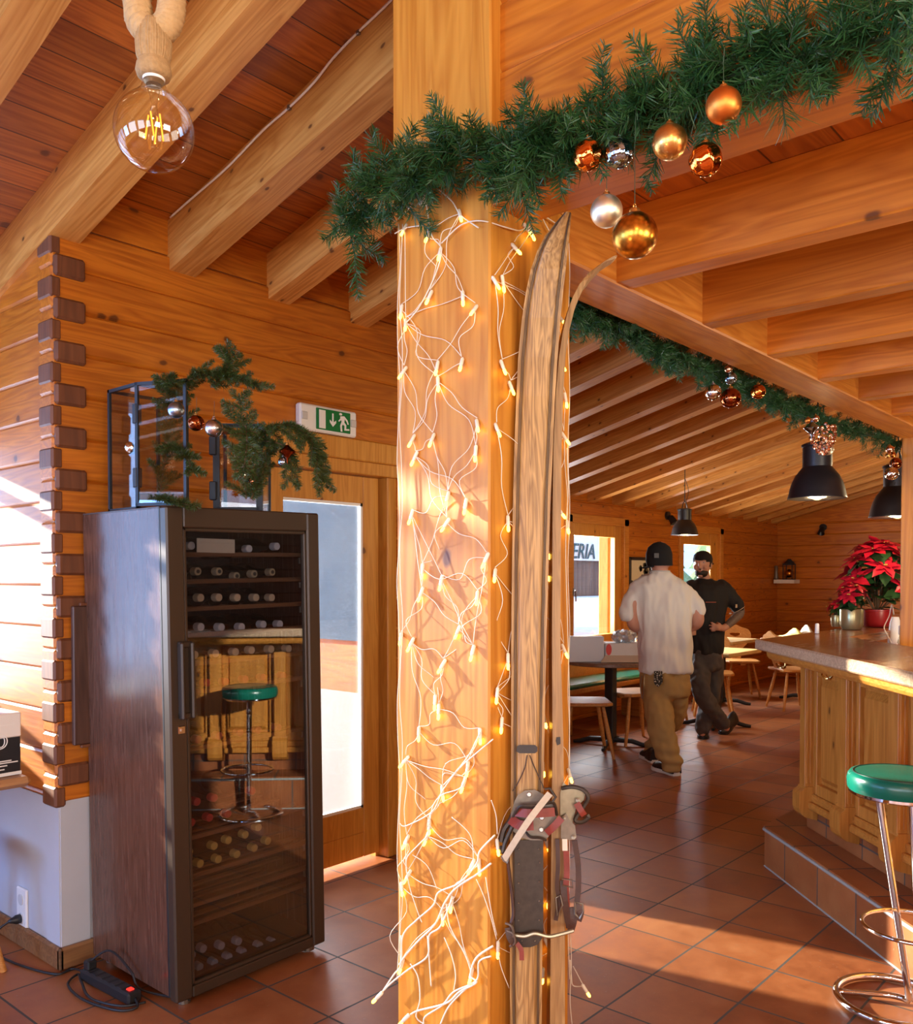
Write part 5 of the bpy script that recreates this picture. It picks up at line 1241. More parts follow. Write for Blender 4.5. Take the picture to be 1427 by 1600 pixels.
MB().lathe([(1e-4,0),(.030,0),(.032,.01),(.032,zc_-.10),(.022,zc_-.055),(.018,zc_-.05)], 20, p).build('bottle_body', glass('bottle_clear', (.8,.78,.7), 1, 1.5, 0, .05), ro, 40)
MB().lathe([(.024,zc_-.052),(.026,zc_-.05),(.026,zc_-.002),(.022,zc_),(1e-4,zc_)], 20, p).build('bottle_cap', M_white, ro, 40)
p = P(1399,985,d=5.3); p.z = .78; zc_ = P(1397,964,d=5.3).z-.78
o = MB().lathe([(1e-4,0),(.035,0),(.04,.01),(.04,zc_*.7),(.03,zc_*.92),(.02,zc_),(1e-4,zc_)], 22, p).build('white_canister', M_white, None, 40); tag(o, 'white rounded canister behind the red basket pot, beside the post', 'canister')
pts = [P(1386,995,d=4.85),P(1391,1003,d=4.75),P(1380,985,d=5.0),P(1386,968,d=5.1),P(1392,950,d=5.1),P(1395,958,d=5.15),P(1399,978,d=5.2)]
m = MB(); m.tube(bez([P(1393,1004,d=4.8),P(1386,990,d=4.95),P(1382,980,d=5.05),P(1390,962,d=5.1),P(1394,945,d=5.1),P(1397,960,d=5.2)],8), .0032, 6); o = m.build('cable', M_cableW, None, True); tag(o, 'white cable looping over the inner edge of the bar', 'cable')
# ================================================================ BAR STOOL
sc_ = P(1398,1570,Z=0); sx, sy = sc_.x, sc_.y
ro = thing('bar_stool', (sx,sy,0), 'chrome bar stool with round green vinyl seat at the bar', 'bar stool')
fwd = V((.54,.84,0)).normalized(); sde = V((-fwd.y,fwd.x,0))
seat_c = P(1408,1222,d=(sc_-CAM).dot(Fv)-.02); zc = seat_c.z; sr = .168
SCc = V((seat_c.x,seat_c.y,0))
MB().lathe([(1e-4,zc-.034),(sr*.96,zc-.034),(sr*1.0,zc-.024),(sr*1.01,zc+.004),(sr*.99,zc+.020),(sr*.945,zc+.0295),(sr*.85,zc+.031),(sr*.5,zc+.036),(1e-4,zc+.037)], 64, SCc).build('seat_cushion', M_green, ro, 50)
MB().lathe([(sr*.86,zc+.0295),(sr*.885,zc+.0325),(sr*.91,zc+.0295)], 64, SCc).build('seat_piping', plain('dark_piping', (.006,.03,.022), .4), ro, True)
MB().lathe([(1e-4,zc-.045),(sr*.93,zc-.045),(sr*.97,zc-.04),(sr*.97,zc-.03),(1e-4,zc-.03)], 64, SCc).build('seat_rim', M_chrome, ro, 40)
rb = .185; cb_ = V((sx,sy,.016))
bp = P(1421,1560,Z=.03); tl_ = P(1373,1262,d=(sc_-CAM).dot(Fv)-.02)
def legtube(o):
    a = V((tl_.x,tl_.y,zc-.045))+o; b = V((bp.x,bp.y,.035))+o*.35
    return bez([a-(a-SCc).normalized()*0+V((0,0,0)), a.lerp(b,.05), a.lerp(b,.5), a.lerp(b,.95), b+(b-cb_)*.0+V((0,0,-.012))], 8)
R2 = Rv*.115
for o_ in (V((0,0,0)), R2): MB().tube(legtube(o_), .0125, 12).build('leg', M_chrome, ro, True)
MB().tube([cb_+V((rb*math.cos(q),rb*math.sin(q),0)) for q in np.linspace(0,2*PI,49)[:-1]], .0135, 12, 0, True, True).build('base_ring', M_chrome, ro, True)
m = MB(); m.tube(bez([V((bp.x,bp.y,.022)), cb_+V((.02,.02,.004)), cb_-(V((bp.x,bp.y,0))-V((sx,sy,0))).normalized()*rb*.98],6), .011, 10); m.build('base_bar', M_chrome, ro, True)
fz = P(1380,1448,d=(sc_-CAM).dot(Fv)-.03).z; fc = P(1425,1448,d=(sc_-CAM).dot(Fv)-.03); fr_ = .155
m = MB(); m.tube([V((fc.x,fc.y,fz))+V((fr_*math.cos(q),fr_*math.sin(q),0)) for q in np.linspace(0,2*PI,41)[:-1]], .0075, 10, 0, True, True); m.build('foot_ring', M_chrome, ro, True)
# ================================================================ LEFT EDGE: table, box, chair leg, socket, power strip, board
a = P(46,1212,Z=.74)
ro = thing('corner_table', (1.0,3.6,0), 'wooden table with rounded edge standing against the log wall', 'table')
m = MB(); m.cbox((.35,3.27,.705),(1.41,4.05,.742), .014); m.build('table_top', wood('oak_top', (.32,.15,.06), (.50,.27,.12), 'X', knots=0), ro)
for x, y in ((.42,3.36),(.42,3.95),(1.30,3.95)): MB().cbox((x,y,0),(x+.06,y+.06,.706), .004).build('leg', W_chair, ro)
q = P(33,1210,Z=.742)
bx = thing('coffee_box', (q.x-.2,q.y,.742), 'black and white cardboard box on the corner table', 'box')
c = V((q.x,q.y,0)); zt_ = P(33,1112,d=(q-CAM).dot(Fv)).z; zm_ = P(33,1150,d=(q-CAM).dot(Fv)).z
M2 = Matrix.Translation(c) @ Matrix.Rotation(math.radians(2),4,'Z')
MB().cbox((-.34,0,.743),(0,.22,zm_), .003, 0, M2).build('box_body', plain('box_black', (.014,.014,.018), .35), bx)
MB().cbox((-.342,-.002,zm_),(.002,.222,zt_), .004, 0, M2).build('box_lid', M_carton, bx)
m = MB(); m.box((-.34,-.002,.745),(.001,.0,.757), 0, M2)
for k, (x0, x1, z) in enumerate(((-.09,-.02,.93),(-.12,-.035,.80),(-.12,-.012,.793),(-.12,-.05,.783),(-.12,-.06,.77))): m.box((x0,-.0022,z-.002),(x1,.0,z+.002), 0, M2)
m.build('printed_lines', M_white, bx)
m = MB(); cc = M2 @ V((-.075,-.001,.872)); m.tube([cc+V((.026*math.cos(t),0,.026*math.sin(t))) for t in np.linspace(0,2*PI,25)[:-1]], .0022, 5, 0, True, True); m.tube([cc+V((.013*math.cos(t)+.004,0,.020*math.sin(t))) for t in np.linspace(0,2*PI,19)[:-1]], .002, 5, 0, True, True); m.build('printed_emblem', M_white, bx)
lg = P(8,1518,Z=0); 
so_ = thing('wooden_stool', (lg.x-.16,lg.y+.14,0), 'wooden stool tucked under the corner table, only one leg in view', 'stool')
c = V((lg.x-.17,lg.y+.17,0)); MB().lathe([(.15,.42),(.17,.425),(.17,.445),(.16,.452),(1e-4,.453)], 32, c).build('seat', W_chair, so_, 40)
for k in range(4):
    q = -PI/4+k*PI/2+.0; d = V((math.cos(q),math.sin(q),0)); MB().tube([c+d*.11+V((0,0,.43)), c+d*.17+V((0,0,.22)), c+d*.235], [.014,.018,.013], 10).build('leg', W_chair, so_, 50)
# wall socket, plug, lead, power strip
so = P(37,1420,X=1.509)
ro = thing('wall_socket', so, 'white double wall socket low on the plaster wall', 'wall socket')
MB().cbox((1.499,so.y-.043,so.z-.075),(1.511,so.y+.043,so.z+.085), .004).build('socket_plate', M_white, ro)
m = MB()
for dz in (-.035,.04): m.lathe([(.022,0),(.022,.003),(1e-4,.003)], 20, (1.4985,so.y,so.z+dz), 0, Matrix.Rotation(-PI/2,3,'Y'))
m.build('socket_recess', plain('socket_shade', (.6,.6,.6), .5), ro)
ps = P(172,1540,Z=.02); d_ = (P(215,1562,Z=0)-P(135,1520,Z=0)); d_.z = 0; d_.normalize(); s_n = V((-d_.y,d_.x,0))
st_ = thing('power_strip', (ps.x,ps.y,0), 'black power strip with red lit switch on the tiles by the fridge', 'power strip')
MP = Matrix.Identity(4); MP.col[0][:3] = d_; MP.col[1][:3] = s_n; MP.col[3][:3] = V((ps.x,ps.y,.002))
MB().cbox((-.16,-.027,0),(.16,.027,.042), .007, 0, MP).build('strip_body', M_blackm, st_)
m = MB()
for k in range(6): m.cbox((-.135+k*.042,-.019,.040),(-.107+k*.042,.019,.0435), .001, 0, MP @ Matrix.Rotation(0,4,'Z'))
m.build('strip_socket', plain('strip_groove', (.03,.032,.036), .3), st_)
MB().cbox((.118,-.010,.040),(.140,.010,.046), .002, 0, MP).build('switch', emit('switch_red', (1,.03,.02), 2.2), st_)
m = MB(); m.cbox((-.15,-.018,.042),(-.115,.018,.075), .005, 0, MP); m.tube(bez([MP @ V((-.13,0,.07)), MP @ V((-.05,.03,.12)), MP @ V((.06,.045,.07)), MP @ V((.12,.05,.02)), MP @ V((.3,.12,.01))],6), .004, 6); m.build('plug', M_blackm, st_)
pk = MB(); pl = V((1.499,so.y,so.z-.035))
pk.lathe([(.018,0),(.018,.02),(.011,.035),(.006,.05)], 14, pl, 0, Matrix.Rotation(-PI/2,3,'Y'))
pk.tube(bez([pl+V((-.045,0,0)), pl+V((-.08,.02,-.03)), V((1.41,so.y+.02,.03)), V((1.40,so.y-.02,.006)), V((1.42,so.y-.2,.006)), V((1.47,3.23,.006)), MP @ V((-.26,.0,.006)), MP @ V((-.17,0,.02))],8), .0045, 6)
loop = [MP @ V((.16,0,.02)), MP @ V((.20,-.02,.008)), MP @ V((.16,-.07,.006)), MP @ V((.0,-.10,.006)), MP @ V((-.15,-.075,.006)), MP @ V((-.20,-.01,.006)), MP @ V((-.12,-.04,.010)), MP @ V((.02,-.085,.012)), MP @ V((.15,-.05,.010)), MP @ V((.19,.02,.008))]
pk.tube(bez(loop,8), .0045, 6)
o = pk.build('power_lead', M_blackm, None, True); tag(o, 'black power lead from the wall socket to the power strip', 'cable')
a, b = P(110,947,Y=3.238), P(134,1162,Y=3.238)
ro = thing('wall_board', (1.56,3.238,b.z), 'dark wooden board hanging on the log wall, mostly behind the fridge', 'board')
m = MB(); m.cbox((1.545,3.225,b.z),(1.80,3.246,a.z), .004); m.build('board_panel', wood('dark_board', (.05,.02,.014), (.10,.045,.03), 'Z', knots=0), ro)
m = MB(); m.cbox((1.572,3.222,b.z-.012),(1.83,3.238,b.z), .002); m.cbox((1.572,3.222,a.z),(1.83,3.238,a.z+.012), .002); m.build('board_rail', W_end, ro)
# ================================================================ PEOPLE
from mathutils import noise as mnoise
def remesh(mb, name, mat, parent, vox, smooth=4, fold=None):
    me = bpy.data.meshes.new('tmp'); me.from_pydata(mb.v, [], mb.f)
    bm = bmesh.new(); bm.from_mesh(me); bmesh.ops.recalc_face_normals(bm, faces=bm.faces); bm.to_mesh(me); bm.free()
    o = bpy.data.objects.new('tmp', me); COL.objects.link(o)
    r = o.modifiers.new('r','REMESH'); r.mode = 'VOXEL'; r.voxel_size = vox
    s = o.modifiers.new('s','SMOOTH'); s.iterations = smooth; s.factor = .5
    dg = bpy.context.evaluated_depsgraph_get(); m2 = bpy.data.meshes.new_from_object(o.evaluated_get(dg)); bpy.data.objects.remove(o); bpy.data.meshes.remove(me)
    m2.materials.clear()
    for q in (mat if isinstance(mat,(list,tuple)) else [mat]): m2.materials.append(q)
    if fold:
        nrm = [v.normal.copy() for v in m2.vertices]
        for v, n in zip(m2.vertices, nrm): v.co += n*fold(v.co)
    m2.polygons.foreach_set('use_smooth', [True]*len(m2.polygons)); m2.name = name
    o = bpy.data.objects.new(name, m2); COL.objects.link(o)
    if parent: attach(o, parent)
    return o
def loft(m, rings, ax, ay, n=28, mi=0):
    vs = []; k = len(rings)
    for c, a, b in rings:
        for j in range(n):
            q = 2*PI*j/n; e = .85; cx, sy = math.cos(q), math.sin(q)
            vs.append(V(c)+ax*a*math.copysign(abs(cx)**e,cx)+ay*b*math.copysign(abs(sy)**e,sy))
    fs = [tuple(range(n-1,-1,-1)), tuple((k-1)*n+j for j in range(n))]
    for i in range(k-1):
        for j in range(n): fs.append((i*n+j,i*n+(j+1)%n,(i+1)*n+(j+1)%n,(i+1)*n+j))
    return m.add(vs, fs, mi)
def limb(m, pts, rs, sub=5, n=14):
    ps = bez(pts, sub); r2 = []
    for i in range(len(ps)):
        u = i/(len(ps)-1)*(len(rs)-1); j = min(int(u), len(rs)-2); r2.append(rs[j]+(rs[j+1]-rs[j])*(u-j))
    m.tube(ps, r2, n)
    for p, r in ((ps[0],r2[0]),(ps[-1],r2[-1])): m.ball(p, r*.99, 12, 8)
FH_ = V((Fv.x,Fv.y,0)).normalized()
M_shirt = plain('white_shirt', (.80,.78,.74), .85, noise=.03, nscale=6); M_khaki = plain('khaki_trousers', (.42,.26,.09), .85, noise=.10, nscale=12); M_cap = plain('black_cap', (.010,.010,.011), .9, bump=.2, nscale=200)
M_blackc = plain('black_cotton', (.010,.010,.012), .75); M_greyt = plain('grey_trousers', (.085,.078,.08), .85, noise=.12, nscale=14); M_sole = plain('white_sole', (.78,.75,.70), .6); M_shoe = plain('black_shoe', (.012,.012,.015), .4)
M_hair = plain('dark_hair', (.02,.014,.010), .6); M_lip = plain('lips', (.36,.13,.11), .5); M_eye = plain('eye_white', (.7,.68,.65), .2); M_pup = plain('eye_dark', (.02,.012,.008), .15); M_tat = plain('tattooed_skin', (.16,.12,.10), .5, noise=.75, nscale=60)
M_glove = glass('glove_film', (.85,.9,.98), .6, 1.4, .3, .30, .6)
def folds(a, sc=(9,9,5), seed=0): return lambda p: a*(mnoise.noise(V((p.x*sc[0]+seed,p.y*sc[1],p.z*sc[2])))+.5*mnoise.noise(V((p.x*sc[0]*2.3,p.y*sc[1]*2.3+seed,p.z*sc[2]*2.6))))
def shoe(pt_heel, pt_toe, parent, w=.052, h=.10, mat=None, sole=None, heel_up=0):
    a, b = V(pt_heel), V(pt_toe); d = b-a; d.z = 0; L = .285; d.normalize(); s = V((-d.y,d.x,0)); o = a.copy(); o.z = 0
    M = Matrix.Identity(4); M.col[0][:3] = d; M.col[1][:3] = s; M.col[3][:3] = o
    if heel_up: M = M @ Matrix.Translation((L*.85,0,.01)) @ Matrix.Rotation(heel_up,4,'Y') @ Matrix.Translation((-L*.85,0,-.01))
    out = lambda k, y: [(x*L, y*(w*q)) for x, q in ((0,.0),(.02,.55),(.12,.75),(.35,.70),(.62,.95),(.80,1),(.93,.75),(1,.0))]
    poly = [(x*L, w*q) for x, q in ((0,.25),(.02,.6),(.12,.76),(.35,.70),(.62,.95),(.80,.98),(.93,.72),(.995,.2))]; poly = poly + [(x,-y) for x, y in poly[::-1]]
    ax, ay, az = M.to_3x3().col; so = MB().prism([(x*1.03-.004,y*1.06) for x,y in poly], .026, M @ V((0,0,.002)), ax, ay, az).build('shoe_sole', sole or M_sole, parent)
    m = MB(); prof = [(0,.85,h),(.10,.95,h*1.02),(.25,.9,h*.98),(.4,.86,h*.80),(.55,.9,h*.62),(.75,1,h*.50),(.9,.8,h*.42),(.99,.3,h*.30)]
    rings = []
    for x, ww, hh in prof:
        W_ = w*ww*.95; rings.append([M @ V((x*L, W_*math.cos(q), .02+hh*max(0,math.sin(q)) if math.sin(q) > 0 else .02)) for q in np.linspace(0,PI,11)])
    vs = [p for r in rings for p in r]; k = 11; fs = [tuple(range(k)), tuple((len(rings)-1)*k+j for j in range(k))[::-1]]
    for i in range(len(rings)-1):
        for j in range(k-1): fs.append((i*k+j,i*k+j+1,(i+1)*k+j+1,(i+1)*k+j))
        fs.append((i*k+k-1,i*k,(i+1)*k,(i+1)*k+k-1))
    m.add(vs, fs); m.build('shoe', mat or M_shoe, parent, 50)
# ---- man in the white shirt, seen from behind
D = 6.72; px2 = D/FPX
J = lambda x, y, dd=0: P(x, y, d=D+dd)
foA_h, foA_t = P(1058,1213,Z=0), P(1031,1204,Z=0); foB_h, foB_t = P(1024,1193,Z=0), P(998,1178,Z=0)
p1 = thing('person', V((foA_h.x,foA_h.y,0)), 'person seen from behind in white t-shirt, khaki trousers and black cap', 'person')
b = MB()
hc = J(1031,870,.0)
b.ball(hc, .098, 24, 16, 0, (.80,.95,1.18), None); b.ball(J(1029,879,.05), .07, 16, 10, 0, (.85,.9,.9)); b.ball(J(1022,880,.13), .02, 8, 6)
b.ball(J(1049,880,.0), .022, 10, 8, 0, (.5,.8,1.3)); b.ball(J(1015,880,.02), .022, 10, 8, 0, (.5,.8,1.3))
limb(b, [J(1031,884,.0), J(1032,905,.0)], [.058,.066])
loft(b, [(J(1032,905),.12,.07),(J(1032,915),.19,.09),(J(1036,945),.17,.10),(J(1039,990),.15,.10),(J(1039,1045),.16,.11),(J(1040,1070),.16,.11)], Rv, FH_)
limb(b, [J(1001,928), J(987,946,-.02), J(989,974,-.02), J(1000,982,.14), J(1012,984,.28)], [.044,.046,.046,.040,.030])
limb(b, [J(1072,928), J(1087,946,-.02), J(1091,970,-.01), J(1080,980,.16), J(1066,984,.28)], [.044,.046,.046,.040,.030])
for (hx, hy, sg) in ((1016,985,1),(1062,985,-1)):
    w = J(hx,hy,.30); b.ball(w, .045, 14, 10, 0, (1,1,.5))
    for k in range(4):
        t0 = w+FH_*.03+Rv*sg*(.028-.018*k)*-1; ln = (.070,.078,.072,.058)[k]; limb(b, [t0, t0+FH_*ln*.5+Zv*.004, t0+FH_*ln*.85-Zv*.016], [.0095,.009,.0075], 3, 8)
    limb(b, [w+Rv*sg*.03, w+Rv*sg*.055+FH_*.03, w+Rv*sg*.05+FH_*.06], [.011,.010,.009], 3, 8)
for hip, kn, an in (((1023,1072,0),(1034,1138,-.12),(1049,1196,-.16)),((1058,1072,.08),(1046,1130,.22),(1016,1176,.46))):
    limb(b, [J(*hip), J(*kn), J(*an)], [.060,.042,.030])
remesh(b, 'body', M_skin, p1, .011, 3)
b = MB()
loft(b, [(J(1031,893),.068,.062),(J(1031,898),.10,.078),(J(1031,906),.175,.10),(J(1032,914),.222,.112),(J(1034,930),.232,.124),(J(1037,955),.208,.132),(J(1039,985),.198,.138),(J(1040,1020),.200,.145),(J(1040,1047),.200,.152),(J(1040,1051),.190,.145)], Rv, FH_)
limb(b, [J(999,925), J(985,942,-.01), J(981,960,-.02)], [.054,.064,.071]); limb(b, [J(1074,924), J(1087,940,-.01), J(1092,955,-.015)], [.054,.058,.058])
def fold1(p):
    f = folds(.020,(13,13,4.0))(p); f += .008*math.sin((p.z*26+(p-CAM).dot(Rv)*15))*max(0,1-abs(p.z-.92)/.22); return f
remesh(b, 'white_t_shirt', M_shirt, p1, .012, 4, fold1)
m = MB(); m.tube([J(1031,892.5)+Rv*.074*math.cos(q)+FH_*.068*math.sin(q) for q in np.linspace(0,2*PI,29)[:-1]], .006, 6, 0, True, True); m.build('collar', plain('shirt_collar', (.62,.58,.55), .85), p1)
b = MB()
loft(b, [(J(1039,1040),.168,.125),(J(1039,1056),.182,.135),(J(1039,1072),.186,.145),(J(1040,1084),.178,.14),(J(1040,1090),.155,.12)], Rv, FH_)
limb(b, [J(1024,1076,.0), J(1030,1105,-.06), J(1035,1140,-.12), J(1042,1168,-.15), J(1048,1189,-.17)], [.108,.110,.100,.092,.088])
limb(b, [J(1057,1076,.08), J(1056,1103,.13), J(1047,1132,.22), J(1030,1154,.36), J(1020,1169,.44)], [.100,.095,.082,.075,.074])
def fold2(p):
    f = folds(.020,(10,10,7),3)(p)
    if p.z < .30: f += .014*math.sin(p.z*75+(p-CAM).dot(Rv)*7)*(1-p.z/.32)
    return f
remesh(b, 'khaki_trousers', M_khaki, p1, .012, 3, fold2)
m = MB(); 
loft(m, [(J(1031,884),.094,.112),(J(1030,876),.097,.118),(J(1030,865),.096,.118),(J(1030,855),.080,.098),(J(1030,849),.045,.055),(J(1030,846.5),.012,.015)], Rv, FH_)
m.build('cap', M_cap, p1, 60)
m = MB(); vis = []
for t in np.linspace(-1.25,1.25,15): vis.append((math.sin(t)*.095, math.cos(t)*.085))
c0_ = J(1028,882.5)-FH_*.085; axf = (FH_*.30-Rv*.95).normalized(); axr = V((axf.y,-axf.x,0))
m.prism([(.085*math.sin(t), .078*math.cos(t)) for t in np.linspace(-1.5,1.5,15)], .012, J(1019.5,886), FH_, (-Rv-Zv*.18).normalized(), Zv); m.build('cap_visor', M_cap, p1)
MB().cbox((-.018,-.003,-.018),(.018,.003,.018), .001, 0, frame(J(1026,868,-.122), Rv, Zv)).build('cap_patch', M_tat if False else plain('patch_grey', (.06,.06,.065), .5), p1)
m = MB(); c_ = J(1028,1059,-.175); m.prism([(-.028,.05),(.030,.05),(.034,-.03),(.004,-.068),(-.02,-.05),(-.03,-.03)], .014, c_, Rv, Zv, -FH_); t = NT('bandana'); vo = t.n('ShaderNodeTexVoronoi'); vo.inputs['Scale'].default_value = 90; t.l(t.pos(), vo.inputs['Vector']); m.build('bandana', t.fin(t.pbsdf(t.ramp(vo.outputs['Distance'], [(.28,(.75,.68,.55)),(.36,(.03,.025,.02))]), .8)), p1)
shoe(foA_h, foA_t, p1); shoe(foB_h, foB_t, p1)
m = MB(); m.tube(bez([J(1007,1052,-.10), J(1006,1075,-.15), J(1004,1092,-.16), J(1001,1075,-.13), J(1003,1056,-.09)],5), .004, 5); m.build('belt_cord', M_steel, p1)
# ---- man in black, facing left, hand on hip, legs crossed
D = 7.98; px2 = D/FPX
foA_t, foA_h = P(1111,1152,Z=0), P(1150,1142,Z=0); foB_t, foB_h = P(1096,1162,Z=0), P(1101,1147,Z=0)
p2 = thing('person', V((foB_t.x,foB_t.y,0)), 'person in black shirt and grey trousers leaning on the table, hand on hip', 'person')
fw = (-Rv*.48-FH_*.88).normalized(); sd = V((-fw.y,fw.x,0))*-1     # fw: face direction; sd: his left, image right
if sd.dot(Rv) < 0: sd = -sd
b = MB(); hc = J(1098,882,0)
HM = Matrix.Identity(3); HM.col[0] = sd; HM.col[1] = -fw; HM.col[2] = Zv
b.ball(hc+Zv*.015, .098, 24, 16, 0, (.78,.98,1.12), HM); b.ball(hc+fw*.028-Zv*.055, .068, 18, 12, 0, (.86,.95,.98), HM); b.ball(hc+fw*.075-Zv*.098, .026, 10, 8, 0, (1.1,.9,.8), HM)
limb(b, [hc+fw*.093+Zv*.016, hc+fw*.108-Zv*.012, hc+fw*.113-Zv*.026], [.011,.012,.014], 3, 8)
for s in (-1,1): b.ball(hc+sd*s*.076-fw*.008-Zv*.008, .026, 10, 8, 0, (.4,.75,1.2), HM); b.ball(hc+sd*s*.044+fw*.078-Zv*.028, .022, 8, 6); b.ball(hc+sd*s*.033+fw*.085+Zv*.032, .018, 8, 6, 0, (1.5,.6,.5), HM)
b.ball(hc+fw*.094-Zv*.058, .012, 10, 6, 0, (1.5,.6,.5), HM); b.ball(hc+fw*.092-Zv*.071, .012, 10, 6, 0, (1.5,.7,.6), HM)
limb(b, [J(1099,896,.02), J(1101,912,.03)], [.056,.062])
loft(b, [(J(1103,912,.02),.11,.07),(J(1105,922),.17,.09),(J(1105,950),.15,.09),(J(1104,990),.135,.09),(J(1105,1020),.14,.10),(J(1105,1034),.14,.10)], Rv, FH_)
el = J(1157,955,-.02); wr = J(1131,982,-.12)
limb(b, [J(1130,921,.0), J(1145,938,.0), el, J(1146,969,-.07), wr], [.044,.044,.043,.040,.030])
hand = J(1123,980,-.165); b.ball(wr.lerp(hand,.5), .032, 12, 8); b.ball(hand, .040, 14, 10, 0, (1.15,.55,.85))
for k, (tx, ty, sy_) in enumerate(((1110.5,972,-.024),(1108.5,977,-.008),(1109,982.5,.009),(1112.5,986.5,.024))):
    a_ = hand-Zv*sy_-Rv*.028; e_ = J(tx,ty,-.165); limb(b, [a_, a_.lerp(e_,.5)-FH_*.012, e_], [.0105,.0098,.0080], 3, 8)
limb(b, [hand+Zv*.028+Rv*.01, hand+Zv*.035+FH_*.035, hand+Zv*.02+FH_*.065-Rv*.01], [.012,.011,.010], 3, 8)
limb(b, [J(1076,920,.03), J(1068,942,.02), J(1066,965,-.02), J(1068,978,-.12), J(1072,986,-.16)], [.044,.044,.043,.038,.030])
h2 = J(1075,988,-.18); b.ball(h2, .038, 12, 8, 0, (1,.7,.8))
for k in range(4): a_ = h2+Rv*.022+Zv*(.022-.015*k); limb(b, [a_, a_+Rv*.03-FH_*.01, a_+Rv*.05+FH_*.01], [.010,.0095,.008], 3, 8)
limb(b, [h2+Zv*.02, h2+Zv*.045+Rv*.02], [.011,.009], 3, 8)
for hip, kn, an in (((1094,1034,0),(1097,1085,-.10),(1136,1138,.10)),((1116,1034,.06),(1112,1088,.04),(1098,1146,.02))):
    limb(b, [J(*hip), J(*kn), J(*an)], [.056,.040,.028])
body = remesh(b, 'body', [M_skin2, M_tat], p2, .010, 2)
for pl_ in body.data.polygons:
    c_ = pl_.center
    if (c_-wr).dot(el-wr) > .035*(el-wr).length and (c_-el).dot((el-wr).normalized()) < .03 and ((c_-wr)-(el-wr)*((c_-wr).dot(el-wr)/(el-wr).length_squared)).length < .08: pl_.material_index = 1
b = MB()
loft(b, [(J(1101,904,.02),.062,.060),(J(1102,908,.02),.095,.075),(J(1104,914,.01),.175,.10),(J(1105,922),.205,.112),(J(1105,940),.185,.12),(J(1104,965),.158,.122),(J(1104,990),.150,.124),(J(1105,1012),.148,.128),(J(1105,1021),.145,.124)], Rv, FH_)
limb(b, [J(1128,919), J(1142,935), J(1153,948,-.01)], [.076,.070,.064]); limb(b, [J(1080,919,.02), J(1070,936,.02), J(1066,952,.0)], [.076,.068,.062])
remesh(b, 'black_shirt', M_blackc, p2, .011, 4, folds(.014,(12,12,5),5))
MB().cbox((-.047,-.002,-.003),(.047,.002,.003), .001, 0, frame(J(1111,941,-.127), Rv, Zv)).build('chest_lettering', plain('chest_red', (.55,.14,.08), .6), p2)
MB().cbox((-.012,-.002,-.016),(.012,.002,.016), .001, 0, frame(J(1151,947,-.085), (Rv*.8+FH_*.6), Zv)).build('sleeve_patch', plain('sleeve_beige', (.65,.52,.38), .6), p2)
m = MB(); m.tube([J(1152,953,-.01)+ (Rv*math.cos(q)*.064+FH_*math.sin(q)*.066)+Zv*(.035*math.cos(q)) for q in np.linspace(0,2*PI,25)[:-1]], .0025, 5, 0, True, True); m.build('sleeve_hem', MATS['sleeve_beige'], p2)
b = MB()
loft(b, [(J(1105,1014),.138,.112),(J(1105,1024),.140,.118),(J(1105,1034),.142,.122),(J(1105,1042),.138,.118),(J(1105,1047),.12,.10)], Rv, FH_)
limb(b, [J(1094,1036,.0), J(1093,1062,-.08), J(1099,1088,-.11), J(1117,1113,-.03), J(1131,1130,.06)], [.098,.092,.080,.072,.068])
limb(b, [J(1116,1036,.06), J(1115,1062,.07), J(1111,1090,.06), J(1103,1118,.04), J(1099,1137,.03)], [.096,.088,.076,.072,.070])
remesh(b, 'grey_trousers', M_greyt, p2, .011, 3, folds(.018,(11,11,8),8))
m = MB(); loft(m, [(hc+Zv*.022-fw*.012,.083,.104),(hc+Zv*.048-fw*.010,.084,.106),(hc+Zv*.085-fw*.008,.075,.095),(hc+Zv*.113-fw*.008,.048,.062),(hc+Zv*.124-fw*.008,.012,.016)], sd, fw); m.build('cap', M_cap, p2, 60)
m = MB(); m.prism([(x,y) for x,y in [(math.sin(t)*.080, math.cos(t)*.068) for t in np.linspace(-1.3,1.3,13)]], .010, hc-fw*.075+Zv*.010, sd, (-fw-Zv*.35).normalized(), Zv); m.build('cap_visor', M_cap, p2)
m = MB(); loft(m, [(hc-Zv*.022-fw*.012,.078,.085),(hc+Zv*.01-fw*.018,.082,.092),(hc+Zv*.038-fw*.012,.084,.098)], sd, fw); hr = m
hr.v = [tuple(V(p)) if (V(p)-hc).dot(fw) < .035 else tuple(V(p)-fw*((V(p)-hc).dot(fw)-.035)) for p in hr.v]
hr.build('hair', M_hair, p2, 60)
b = MB(); b.ball(hc+fw*.042-Zv*.076, .063, 22, 14, 0, (.95,.96,.68), HM); b.ball(hc+fw*.103-Zv*.043, .015, 12, 8, 0, (1.7,.40,.30), HM)
remesh(b, 'beard', M_hair, p2, .006, 1)
m = MB()
for s in (-1,1): m.tube(bez([hc+sd*s*.014+fw*.098+Zv*.036, hc+sd*s*.034+fw*.095+Zv*.042, hc+sd*s*.055+fw*.078+Zv*.034],3), [.0045]*4+[.003]*3, 6)
m.build('eyebrow', M_hair, p2)
m = MB()
for s in (-1,1): m.ball(hc+sd*s*.032+fw*.083+Zv*.018, .0085, 10, 8)
m.build('eye', M_eye, p2, True)
m = MB()
for s in (-1,1): m.ball(hc+sd*s*.0325+fw*.0885+Zv*.017, .0045, 8, 6)
m.build('iris', M_pup, p2, True)
m = MB(); m.ball(hc+fw*.1015-Zv*.060, .010, 12, 8, 0, (1.6,.5,.32), HM); m.ball(hc+fw*.1005-Zv*.067, .010, 12, 8, 0, (1.4,.5,.32), HM); m.build('lips', M_lip, p2, True)
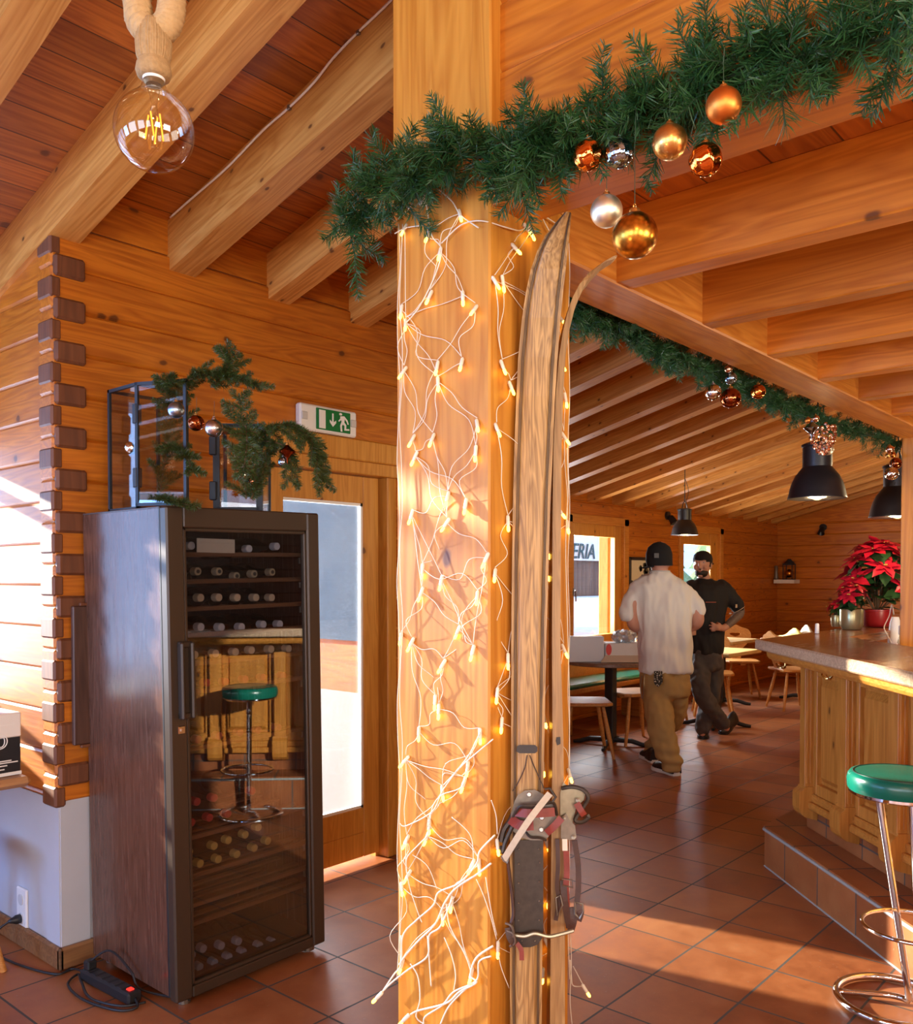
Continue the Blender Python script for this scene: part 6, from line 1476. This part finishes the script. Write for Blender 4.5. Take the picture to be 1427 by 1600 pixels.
shoe(foA_h, foA_t, p2, .05, .10, M_shoe, M_blackm, .35); shoe(foB_h, foB_t, p2, .05, .10, M_shoe, M_blackm)
# ================================================================ LIGHT
w = bpy.data.worlds.new('sky'); SC.world = w; w.use_nodes = True
bg = w.node_tree.nodes['Background']; bg.inputs[0].default_value = (.42,.66,1.0,1); bg.inputs[1].default_value = 2.6
sv = V((.205,-.98,-.272)).normalized()
L = bpy.data.lights.new('sun','SUN'); L.energy = 27; L.color = (1,.90,.74); L.angle = math.radians(1.3)
o = bpy.data.objects.new('sun', L); COL.objects.link(o); o.rotation_euler = sv.to_track_quat('-Z','Y').to_euler(); o.location = (1,14,4)
def area(name, c, d, sx, sy, e, col):
    L = bpy.data.lights.new(name,'AREA'); L.shape = 'RECTANGLE'; L.size = sx; L.size_y = sy; L.energy = e; L.color = col
    o = bpy.data.objects.new(name, L); COL.objects.link(o); o.location = c; o.rotation_euler = V(d).to_track_quat('-Z','Y').to_euler(); return o
for i, h in enumerate(WW): area('daylight_west', (-3.16,(h[0]+h[1])/2,(h[2]+h[3])/2), (1,0,.35), h[1]-h[0], h[3]-h[2], (48,48,52,150)[i], ((.92,.95,1),(.92,.95,1),(.8,.88,1),(.18,.43,1))[i])
for i, h in enumerate(WS): area('fill_south', ((h[0]+h[1])/2,-4.22,(h[2]+h[3])/2), (0,1,.6), h[1]-h[0], h[3]-h[2], 140, (1,.86,.68))  # added warm fill, tilted up to brighten the joist undersides
for x0, x1 in ((-2.9,-.5),(-.4,1.45)): area('daylight_north', ((x0+x1)/2,4.45,1.63), (0,-1,-.1), x1-x0, 1.4, 95, (.30,.56,1))
for h in (W1, W2): area('daylight_far', ((h[0]+h[1])/2, YB+.3, 1.4), (0,-1,-.1), .75, 1.0, 95, (.95,.97,1))
area('daylight_door', (2.86,3.75,1.1), (0,-1,-.15), .6, 1.5, 45, (.85,.92,1))
def fill_point(c, e, col=(1,.74,.42), s=.08):  # added warm fill points, no lamp bodies stand there
    L = bpy.data.lights.new('lamp_or_fill_light','POINT'); L.energy = e; L.color = col; L.shadow_soft_size = s; o = bpy.data.objects.new('lamp_or_fill_light', L); COL.objects.link(o); o.location = c
fill_point((7.2,.9,2.2), 55); fill_point((10.5,2.2,2.3), 14); fill_point((-.6,-.8,2.5), 40); fill_point((2.6,-1.0,1.95), 22); fill_point((8.5,-1.5,2.2), 30); fill_point((4.9,.25,.98), 48, (1,.8,.55), .12); fill_point((2.4,-.7,.4), 70, (1,.8,.55), .12); fill_point((-.9,.6,.7), 22, (1,.8,.55), .12)  # unseen fill; the low ones brighten joist, header and rafter undersides
SC.view_settings.exposure = 0.02
cy = SC.cycles; cy.max_bounces = 8; cy.diffuse_bounces = 4; cy.glossy_bounces = 4; cy.transparent_max_bounces = 24; cy.transmission_bounces = 6; cy.use_denoising = True; cy.sample_clamp_indirect = 6; cy.caustics_reflective = False; cy.caustics_refractive = False
